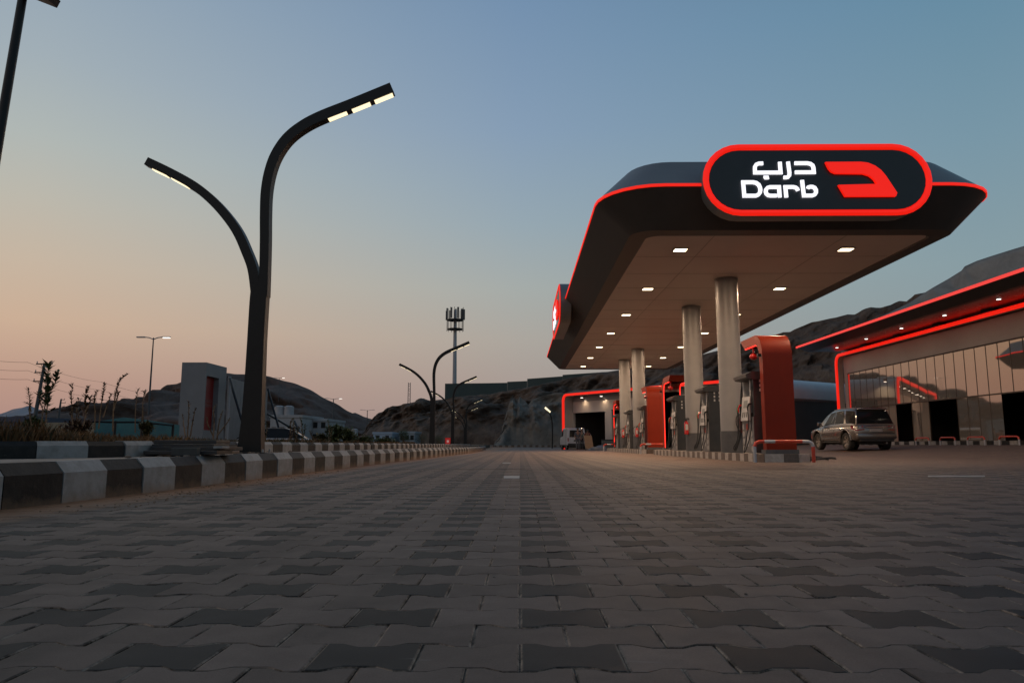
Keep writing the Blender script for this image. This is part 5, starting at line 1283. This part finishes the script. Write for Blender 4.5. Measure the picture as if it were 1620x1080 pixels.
# things lying before the dark bay
mb = MB(); rng = random.Random(4)
q0 = at(948, 709.5, 55); bm = bmesh.new(); bmesh.ops.create_icosphere(bm, subdivisions=3, radius=1)
for v in bm.verts: n_ = fbm(v.co.x*1.3+7, v.co.y*1.3, v.co.z*1.3)*.25; v.co = Vector((v.co.x*.75*(1+n_), v.co.y*.4*(1+n_), max(-.02, v.co.z*.30*(1+n_*2))))
mb.frombm(bm); o = mb.build('tarpaulin_heap', pmat('blue grey tarpaulin', (.08, .10, .14), (.11, .13, .16), 5, .6), None, True); o.location = (q0.x, 55, gz(6, 55)+.02); tag(o, 'crumpled blue grey tarpaulin heap on the paving before the dark bay', 'tarpaulin')
q1 = at(963, 709, 60); mb = MB(); mb.box(-.55, .55, -.3, .3, .05, .8, bev=.05); o = mb.build('tool_chest', pmat('blue green chest', (.035, .055, .06), (.045, .065, .07), 5, .5)); mb = MB(); mb.box(-.58, .58, -.33, .33, .8, .86, bev=.02); l_ = mb.build('lid', BLACKTRIM, o); o.location = (q1.x, 60, gz(6, 60)); tag(o, 'low blue green chest standing in the dark bay opening', 'chest')

# ------------------------------------------------------------------ black plates and rubble on the median by the nearest lamp
BLK = pmat('black steel plate', (.010, .011, .013), (.02, .021, .023), 8, .5, rvar=.1)
a = at(233, 718, 7.9); b = at(344, 718, 7.9)
def plate(px0, px1, py0, py1, Y, d, lb, name='steel_plate', m=None, rz=0, group='black plates stacked on the median'):
    A_ = at(px0, py1, Y); B_ = at(px1, py0, Y); c = (A_+B_)/2
    mb = MB(); mb.box(-(B_.x-A_.x)/2, (B_.x-A_.x)/2, -d/2, d/2, 0, B_.z-A_.z, bev=.006); o = mb.build(name, m or BLK); o.location = (c.x, Y+d/2, A_.z); o.rotation_euler.z = rz
    return tag(o, lb, 'plate' if 'plate' in name else 'block', group)
plate(226, 342, 712.5, 718.8, 7.85, .45, 'widest black plate, lowest of the stack on the kerbed median', rz=R(1))
plate(238, 350, 705.8, 712.3, 7.95, .45, 'middle black plate of the stack on the median', rz=R(-2))
plate(243, 341, 696, 702.0, 8.05, .42, 'topmost black plate of the stack on the median', rz=R(1.5))
plate(240, 339, 702.3, 705.6, 8.0, .42, 'thin black plate below the topmost one', rz=R(-1))
plate(270, 311, 708.3, 720.6, 7.72, .1, 'dark grey paving block leaning at the front of the black plates', 'paving_block', pmat('dark grey block', (.035, .037, .037), (.05, .052, .05), 12, .8), group='loose blocks on the median')
plate(337, 352, 705.5, 709.5, 7.9, .2, 'pale block lying at the right end of the black plates', 'paving_block', WHITEPAINT, group='loose blocks on the median')
plate(351, 372, 706.8, 712.5, 8.9, .25, 'dusty brick lying between the black plates and the nearest lamp', 'paving_block', pmat('dusty brick', (.12, .09, .07), (.08, .06, .05), 12, .9), group='loose blocks on the median')
plate(345, 366, 713, 718, 8.3, .25, 'dark brick flat on the median before the dusty brick', 'paving_block', BROWNP, group='loose blocks on the median')
def rubble(name, n, box_, lb, mat, s0, s1, cat='rubble'):
    mb = MB(); rng = random.Random(n)
    for k in range(n):
        bm = bmesh.new(); bmesh.ops.create_icosphere(bm, subdivisions=1, radius=1); s = rng.uniform(s0, s1)
        for v in bm.verts: v.co = Vector((v.co.x*s*rng.uniform(.7, 1.3), v.co.y*s*rng.uniform(.7, 1.3), v.co.z*s*rng.uniform(.4, .8)))
        x, y = rng.uniform(box_[0], box_[1]), rng.uniform(box_[2], box_[3])
        bmesh.ops.translate(bm, vec=(x, y, box_[4](x, y)+s*.2), verts=bm.verts); mb.frombm(bm)
    o = mb.build(name, mat); return tag(o, kind='stuff')
rubble('rubble', 60, (-4.0, -3.45, 7.2, 11.2, lambda x, y: .302), 'r', pmat('dusty rubble', (.16, .12, .09), (.08, .06, .05), 20, .9), .008, .035)
rubble('gravel', 420, (-3.3, 8, 2.2, 13, lambda x, y: gz(x, y)), 'g', pmat('grit', (.20, .16, .13), (.06, .05, .045), 30, .9), .002, .006)
rubble('sand_crumbs', 200, (-3.25, -2.7, 4.8, 12, lambda x, y: gz(x, y)), 'g', pmat('sand crumbs', (.22, .13, .075), (.14, .08, .05), 30, .9), .004, .012)
# coiled dark hose and rags by the near guard rail
mb = MB(); rng = random.Random(8); px_ = at(1274, 724, 19.4)
for k in range(4):
    c = Vector((px_.x+rng.uniform(-.1, .35), 19.4+rng.uniform(-.3, .3), 0)); r0 = rng.uniform(.14, .28)
    mb.tube([(c.x+r0*1.5*math.cos(t_*.35), c.y+r0*math.sin(t_*.35), gz(7.6, 19)+.035+.02*k+.01*math.sin(t_)) for t_ in range(20)], .025, 6)
o = mb.build('coiled_hose', RUBBER, None, True); tag(o, 'dark tangled hose lying on the paving beside the near pump island', 'hose')
# pale plates set in the paving
def flat(px0, px1, py0, py1, lb, name='drain_cover', m=None):
    def gp(px, py):
        d = (_M @ Vector(((px-810)/F, -(py-540)/F, -1))); t = -CH/d.z; return Vector((d.x*t, d.y*t, 0))
    P = [gp(px0, py1), gp(px1, py1), gp(px1, py0), gp(px0, py0)]
    dz = gz(P[0].x, P[0].y)
    mb = MB(); mb.prism([(p.x, p.y, gz(p.x, p.y)+.001) for p in P], (0, 0, .007)); o = mb.build(name, m or pmat('pale worn plate', (.34, .32, .30), (.24, .22, .21), 10, .6)); return tag(o, lb, 'drain cover', 'pale covers let into the paving')
flat(797, 822, 753.2, 757.2, 'pale square cover let into the paving in the middle of the lane')
flat(795, 808, 730.2, 731.6, 'small far pale strip let into the paving beyond the square cover')
flat(1468, 1558, 752.6, 754.4, 'long pale strip on the paving at the right, before the silver car')

# ------------------------------------------------------------------ planting
def leafmat(name, a, b):
    m = pmat(name, a, b, 14, .6); return m
LEAF = leafmat('dark green leaf', (.035, .055, .016), (.07, .085, .03)); DRY = leafmat('dry brown stem', (.09, .05, .028), (.13, .085, .045)); OLIVE = leafmat('olive leaf', (.05, .05, .018), (.08, .07, .025))
def leaf(mb, p, d, L, W, up=Vector((0, 0, 1)), mi=0):
    d = d.normalized(); s = d.cross(up)
    s = s.normalized() if s.length > .01 else Vector((1, 0, 0)); n = s.cross(d)
    mb.add([p, p+d*L*.45+s*W/2+n*W*.12, p+d*L, p+d*L*.45-s*W/2+n*W*.12, p+d*L*.45], [(0, 1, 4), (1, 2, 4), (2, 3, 4), (3, 0, 4)], mi)
def plant(px, py_base, Y, stems, lb, lm=LEAF, sm=DRY, L=.07, W=.035, name='leafy_sapling', group='saplings and weeds in the planting bed', seed=1):
    """stems: list of ([(px,py)...], leaf density per metre, leafy fraction from the top)"""
    b = at(px, py_base, Y); o = empty(name, b, lb, 'plant', group); rng = random.Random(seed)
    st = MB(); fo = MB()
    for pts, dens, frac in stems:
        P = [at(u, v, Y)-b+Vector((0, rng.uniform(-.05, .05), 0)) for u, v in pts]; P = smooth_path(P, 4)
        st.tube(P, [.012*(1-.75*i/len(P)) for i in range(len(P))], 5)
        Ls = sum((P[i+1]-P[i]).length for i in range(len(P)-1)); n = int(Ls*dens*(1.0 if L > .1 else 1.5))
        for k in range(n):
            f = 1-frac*(k+rng.random())/n; q = f*(len(P)-1); i = min(int(q), len(P)-2); p = P[i].lerp(P[i+1], q-i); t = (P[i+1]-P[i]).normalized()
            a = rng.uniform(0, 2*PI); d = (t*rng.uniform(.35, .9)+Vector((math.cos(a), math.sin(a), rng.uniform(-.1, .3)))*.9); s_ = rng.uniform(.6, 1.25)*(1 if f < .93 else .7)
            leaf(fo, p, d, L*s_*1.2, W*s_*1.15)
    st.build('stem', sm, o, True); fo.build('foliage', lm, o); return o
plant(74, 668, 12, [([(74, 668), (74.5, 640), (75, 610), (76, 574)], 95, .72), ([(75, 622), (82, 612), (88, 600), (92.5, 588)], 75, .8), ([(75, 640), (68, 630), (62, 622)], 60, .8), ([(74, 655), (80, 650), (84, 648)], 60, .9)], 'tallest leafy green sapling, beside the power pole on the left', L=.115, W=.05, seed=3)
plant(49, 672, 12, [([(51, 672), (49, 650), (47.5, 632), (46, 615)], 55, .8), ([(50, 650), (44, 640), (41, 637)], 60, .6)], 'reddish slender weed just left of the power pole', lm=DRY, L=.066, W=.018, name='tall_weed', seed=4)
plant(62, 672, 12.5, [([(64, 672), (66, 650), (62, 636), (60, 625)], 60, .6), ([(66, 655), (69, 640), (68, 628)], 50, .6)], 'small weed between the power pole and the tallest sapling', lm=DRY, L=.066, W=.02, name='tall_weed', seed=5)
plant(113, 672, 12, [([(113, 672), (112, 645), (113, 625), (116.5, 607)], 45, .95), ([(114, 665), (110, 650)], 60, .8)], 'dry brown weed with a tufted tip right of the sapling', lm=DRY, L=.066, W=.022, name='tall_weed', seed=6)
plant(124, 674, 12.3, [([(124, 674), (123, 650), (124, 630)], 55, 1), ([(124, 660), (120, 645), (117, 642)], 60, .8)], 'short round headed dry weed, lowest of the row before the left hill', lm=DRY, L=.07, W=.03, name='tall_weed', seed=7)
plant(134, 674, 12, [([(133, 674), (134, 650), (137, 628), (139.5, 611)], 60, .75), ([(135, 652), (140, 635), (142, 628)], 55, .6)], 'dry weed with a thick dark tip before the left hill', lm=DRY, L=.07, W=.028, name='tall_weed', seed=8)
plant(153, 680, 12, [([(150, 680), (151, 650), (151, 632), (151.5, 617)], 65, .5), ([(155, 678), (158, 640), (162, 622), (166.5, 606)], 60, .6), ([(163, 660), (168, 640), (174, 622)], 50, .6)], 'leaning leafy stems in front of the left hill', lm=DRY, L=.045, W=.022, name='tall_weed', seed=9)
plant(180, 682, 12, [([(178, 682), (180, 645), (184, 618), (191, 602), (201, 591)], 75, .7), ([(180, 650), (184, 630), (188, 620)], 60, .7)], 'tall arching leafy stem leaning right before the left hill', lm=DRY, L=.042, W=.022, name='tall_weed', seed=10)
plant(216, 684, 14, [([(214, 684), (214, 650), (215, 625), (218, 615)], 14, .6), ([(224, 684), (227, 640), (229, 622), (226, 619)], 25, .5)], 'nearly bare thin stems left of the tall road lamp', lm=DRY, L=.066, W=.022, name='tall_weed', seed=11)
plant(298, 694, 11, [([(296, 694), (297, 670), (298, 645), (299, 634)], 30, .8), ([(299, 690), (303, 665), (308, 645)], 30, .7), ([(295, 690), (290, 672), (287, 655)], 30, .7)], 'dry dotted weeds in front of the grey pylon', lm=DRY, L=.035, W=.022, name='tall_weed', seed=12)
plant(340, 694, 11, [([(338, 694), (338, 670), (337, 650), (340, 640)], 60, .8), ([(342, 694), (348, 668), (354, 650)], 60, .8), ([(336, 690), (331, 672), (328, 660)], 50, .7), ([(344, 690), (358, 670), (362, 662)], 50, .7)], 'pale seedy weeds between the grey pylon and the hoarding', lm=leafmat('pale seed head', (.16, .13, .09), (.2, .16, .11)), L=.03, W=.02, name='tall_weed', seed=13)
for i, (x, t, lb) in enumerate(((417, 655, 'yellowish weed just right of the nearest lamp trunk'), (458, 665, 'thin dark weed before the tank topped house'), (466, 662, 'leafy yellow green weed before the white houses'), (476, 660, 'upright dark stemmed weed before the white houses'), (493, 682, 'low reddish weed before the plain white annexe'), (519, 665, 'spindly dark weed at the left of the green shrubs'))):
    plant(x, 702, 14, [([(x, 702), (x+1, (t+702)/2), (x+rng.uniform(-3, 3), t)], 65, .85), ([(x+1, 700), (x+5, (t+702)/2+4), (x+7, t+12)], 55, .8)], lb, lm=[OLIVE, DRY, OLIVE, LEAF, DRY, LEAF][i], L=.05, W=.025, name='tall_weed', seed=20+i)
def shrub(px, pyt, pyb, Y, wpx, lb, lm, n=900, L=.09, seed=1, name='shrub', group='green shrubs in the bed beyond the nearest lamp'):
    b = at(px, pyb, Y); t = at(px, pyt, Y); h = t.z-b.z; w = wpx*Y/1152/2; o = empty(name, b, lb, 'shrub', group); rng = random.Random(seed); fo = MB(); st = MB()
    for k in range(14):
        a = rng.uniform(0, 2*PI); r = rng.uniform(.2, 1)*w; e = Vector((r*math.cos(a), r*math.sin(a)*.7, h*rng.uniform(.55, 1.0)*(1-.35*r/w)))
        P = smooth_path([(0, 0, -.1), e*.45+Vector((0, 0, .08)), e], 4); st.tube(P, [.018*(1-.7*i/len(P)) for i in range(len(P))], 4)
        for j in range(n//14):
            f = rng.uniform(.2, 1.05); q = min(f, .999)*(len(P)-1); i = int(q); p = P[i].lerp(P[i+1], q-i)+Vector((rng.gauss(0, 1), rng.gauss(0, 1), rng.gauss(0, 1)))*w*.13
            leaf(fo, p, Vector((rng.gauss(0, 1), rng.gauss(0, 1), rng.gauss(.5, .7))), L*rng.uniform(.6, 1.3), L*.45)
    st.build('stem', DRY, o); fo.build('foliage', lm, o); return o
shrub(528, 668, 704, 20, 34, 'dark green feathery shrub right of the plain white annexe', LEAF, 1500, .12, 1)
shrub(548, 672, 704, 22, 30, 'tallest dark shrub left of the small pinkish house', LEAF, 1500, .12, 2)
shrub(508, 688, 704, 18, 30, 'low olive shrub before the plain white annexe', OLIVE, 900, .09, 3)
shrub(572, 690, 706, 24, 36, 'low green bush below the small pinkish house', LEAF, 900, .1, 4)
shrub(606, 692, 708, 30, 40, 'low dark bush before the blue white building', LEAF, 900, .13, 5)
def tree(px, pyt, pyb, Y, wpx, lb, lm, n=2600, seed=1):
    b = at(px, pyb, Y); h = at(px, pyt, Y).z-b.z; w = wpx*Y/1152/2; o = empty('tree', b, lb, 'tree', 'small trees by the far end of the road'); rng = random.Random(seed)
    tr = MB(); tr.tube([(0, 0, -.5), (.05, 0, h*.3), (0, 0, h*.6)], [h*.03, h*.022, h*.012], 7); fo = MB()
    for k in range(16):
        a = rng.uniform(0, 2*PI); r = w*rng.uniform(.3, .95); z_ = h*rng.uniform(.4, .95); e = Vector((r*math.cos(a)*(1.2-z_/h*.7), r*math.sin(a)*.8, z_))
        tr.tube([(0, 0, h*.3), e*.6+Vector((0, 0, h*.1)), e], [h*.012, h*.008, h*.004], 4)
        for j in range(n//16):
            p = e+Vector((rng.gauss(0, 1), rng.gauss(0, 1), rng.gauss(0, .8)))*w*.24; leaf(fo, p, Vector((rng.gauss(0, 1), rng.gauss(0, 1), rng.gauss(0, 1))), h*.05, h*.025)
    tr.build('trunk', DRY, o); fo.build('crown', lm, o); return o
tree(638, 680, 707, 105, 24, 'small dark tree between the two pale far buildings', LEAF, 2400, 1)
tree(669, 688, 708, 100, 26, 'rounded olive tree left of the second street lamp', OLIVE, 2400, 2)
tree(624, 690, 707, 108, 14, 'little bush like tree close to the blue white building', LEAF, 1400, 3)
tree(694, 690, 708, 104, 20, 'small dark tree just right of the second street lamp', LEAF, 1600, 5)
# shrubs with reddish tone in the left bed
shrub(128, 664, 690, 13, 60, 'reddish dark low bush below the weeds before the left hill', leafmat('reddish leaf', (.055, .028, .018), (.08, .04, .025)), 1500, .07, 9, group='low bushes in the left bed')
shrub(52, 660, 685, 13, 40, 'dark low bush around the foot of the power pole', LEAF, 1100, .07, 10, group='low bushes in the left bed')
shrub(232, 668, 692, 13, 30, 'olive low bush under the tall road lamp', OLIVE, 900, .07, 11, group='low bushes in the left bed')

# ground cover grass: one mass nobody could count
def grass():
    rng = np.random.RandomState(11); vs = []; fs = []; mi = []
    kx = [p[0] for p in ik]; ky = [p[1] for p in ik]
    def edge(y): return float(np.interp(y, [6.0, 6.5, 7.02, 8.0, 11.4, 20, 37], [-8.5, -5.3, -4.6, -4.25, -4.2, -4.15, -4.1]))
    N = 90000; o = 0
    for k in range(N):
        y = 6.2+ (rng.rand()**1.35)*24; x = edge(y)-.12-(rng.rand()**1.15)*min(11, .75*y+1.5)
        cl = noise.noise(Vector((x*.55, y*.55, 3)))
        den = .5+.9*cl
        if rng.rand() > den+.25: continue
        left = min(1, max(0, (-x/y-.54)/.12))                      # the growth is taller away to the left
        h = (.09+.12*max(0, cl+.35)+.15*left)*rng.uniform(.5, 1.1)
        a = rng.rand()*2*PI; b = rng.rand()*2*PI; w = rng.uniform(.004, .009)*(1+y/14); lx, ly = h*.45*math.cos(b), h*.45*math.sin(b)
        z = .39-.003*max(y-10, 0); cx, sx_ = math.cos(a)*w, math.sin(a)*w
        vs += [(x-cx, y-sx_, z), (x+cx, y+sx_, z), (x+cx*.7+lx*.4, y+sx_*.7+ly*.4, z+h*.6), (x-cx*.7+lx*.4, y-sx_*.7+ly*.4, z+h*.6), (x+lx, y+ly, z+h)]
        fs += [(o, o+1, o+2, o+3), (o+3, o+2, o+4)]; c = 0 if noise.noise(Vector((x*.4, y*.4, 9)))+rng.uniform(-.35, .35) > 0 else (1 if rng.rand() < .6 else 2)
        mi += [c, c]; o += 5
    me = bpy.data.meshes.new('grass'); me.from_pydata(vs, [], fs)
    for m in (pmat('dry orange grass', (.15, .062, .014), (.10, .05, .015), 6, .8), pmat('brown grass', (.055, .034, .013), (.04, .027, .011), 6, .8), pmat('dull green grass', (.030, .034, .010), (.02, .025, .009), 6, .8)): me.materials.append(m)
    me.polygons.foreach_set('material_index', mi); me.update()
    g = bpy.data.objects.new('grass', me); col.objects.link(g); tag(g, kind='stuff')
grass()
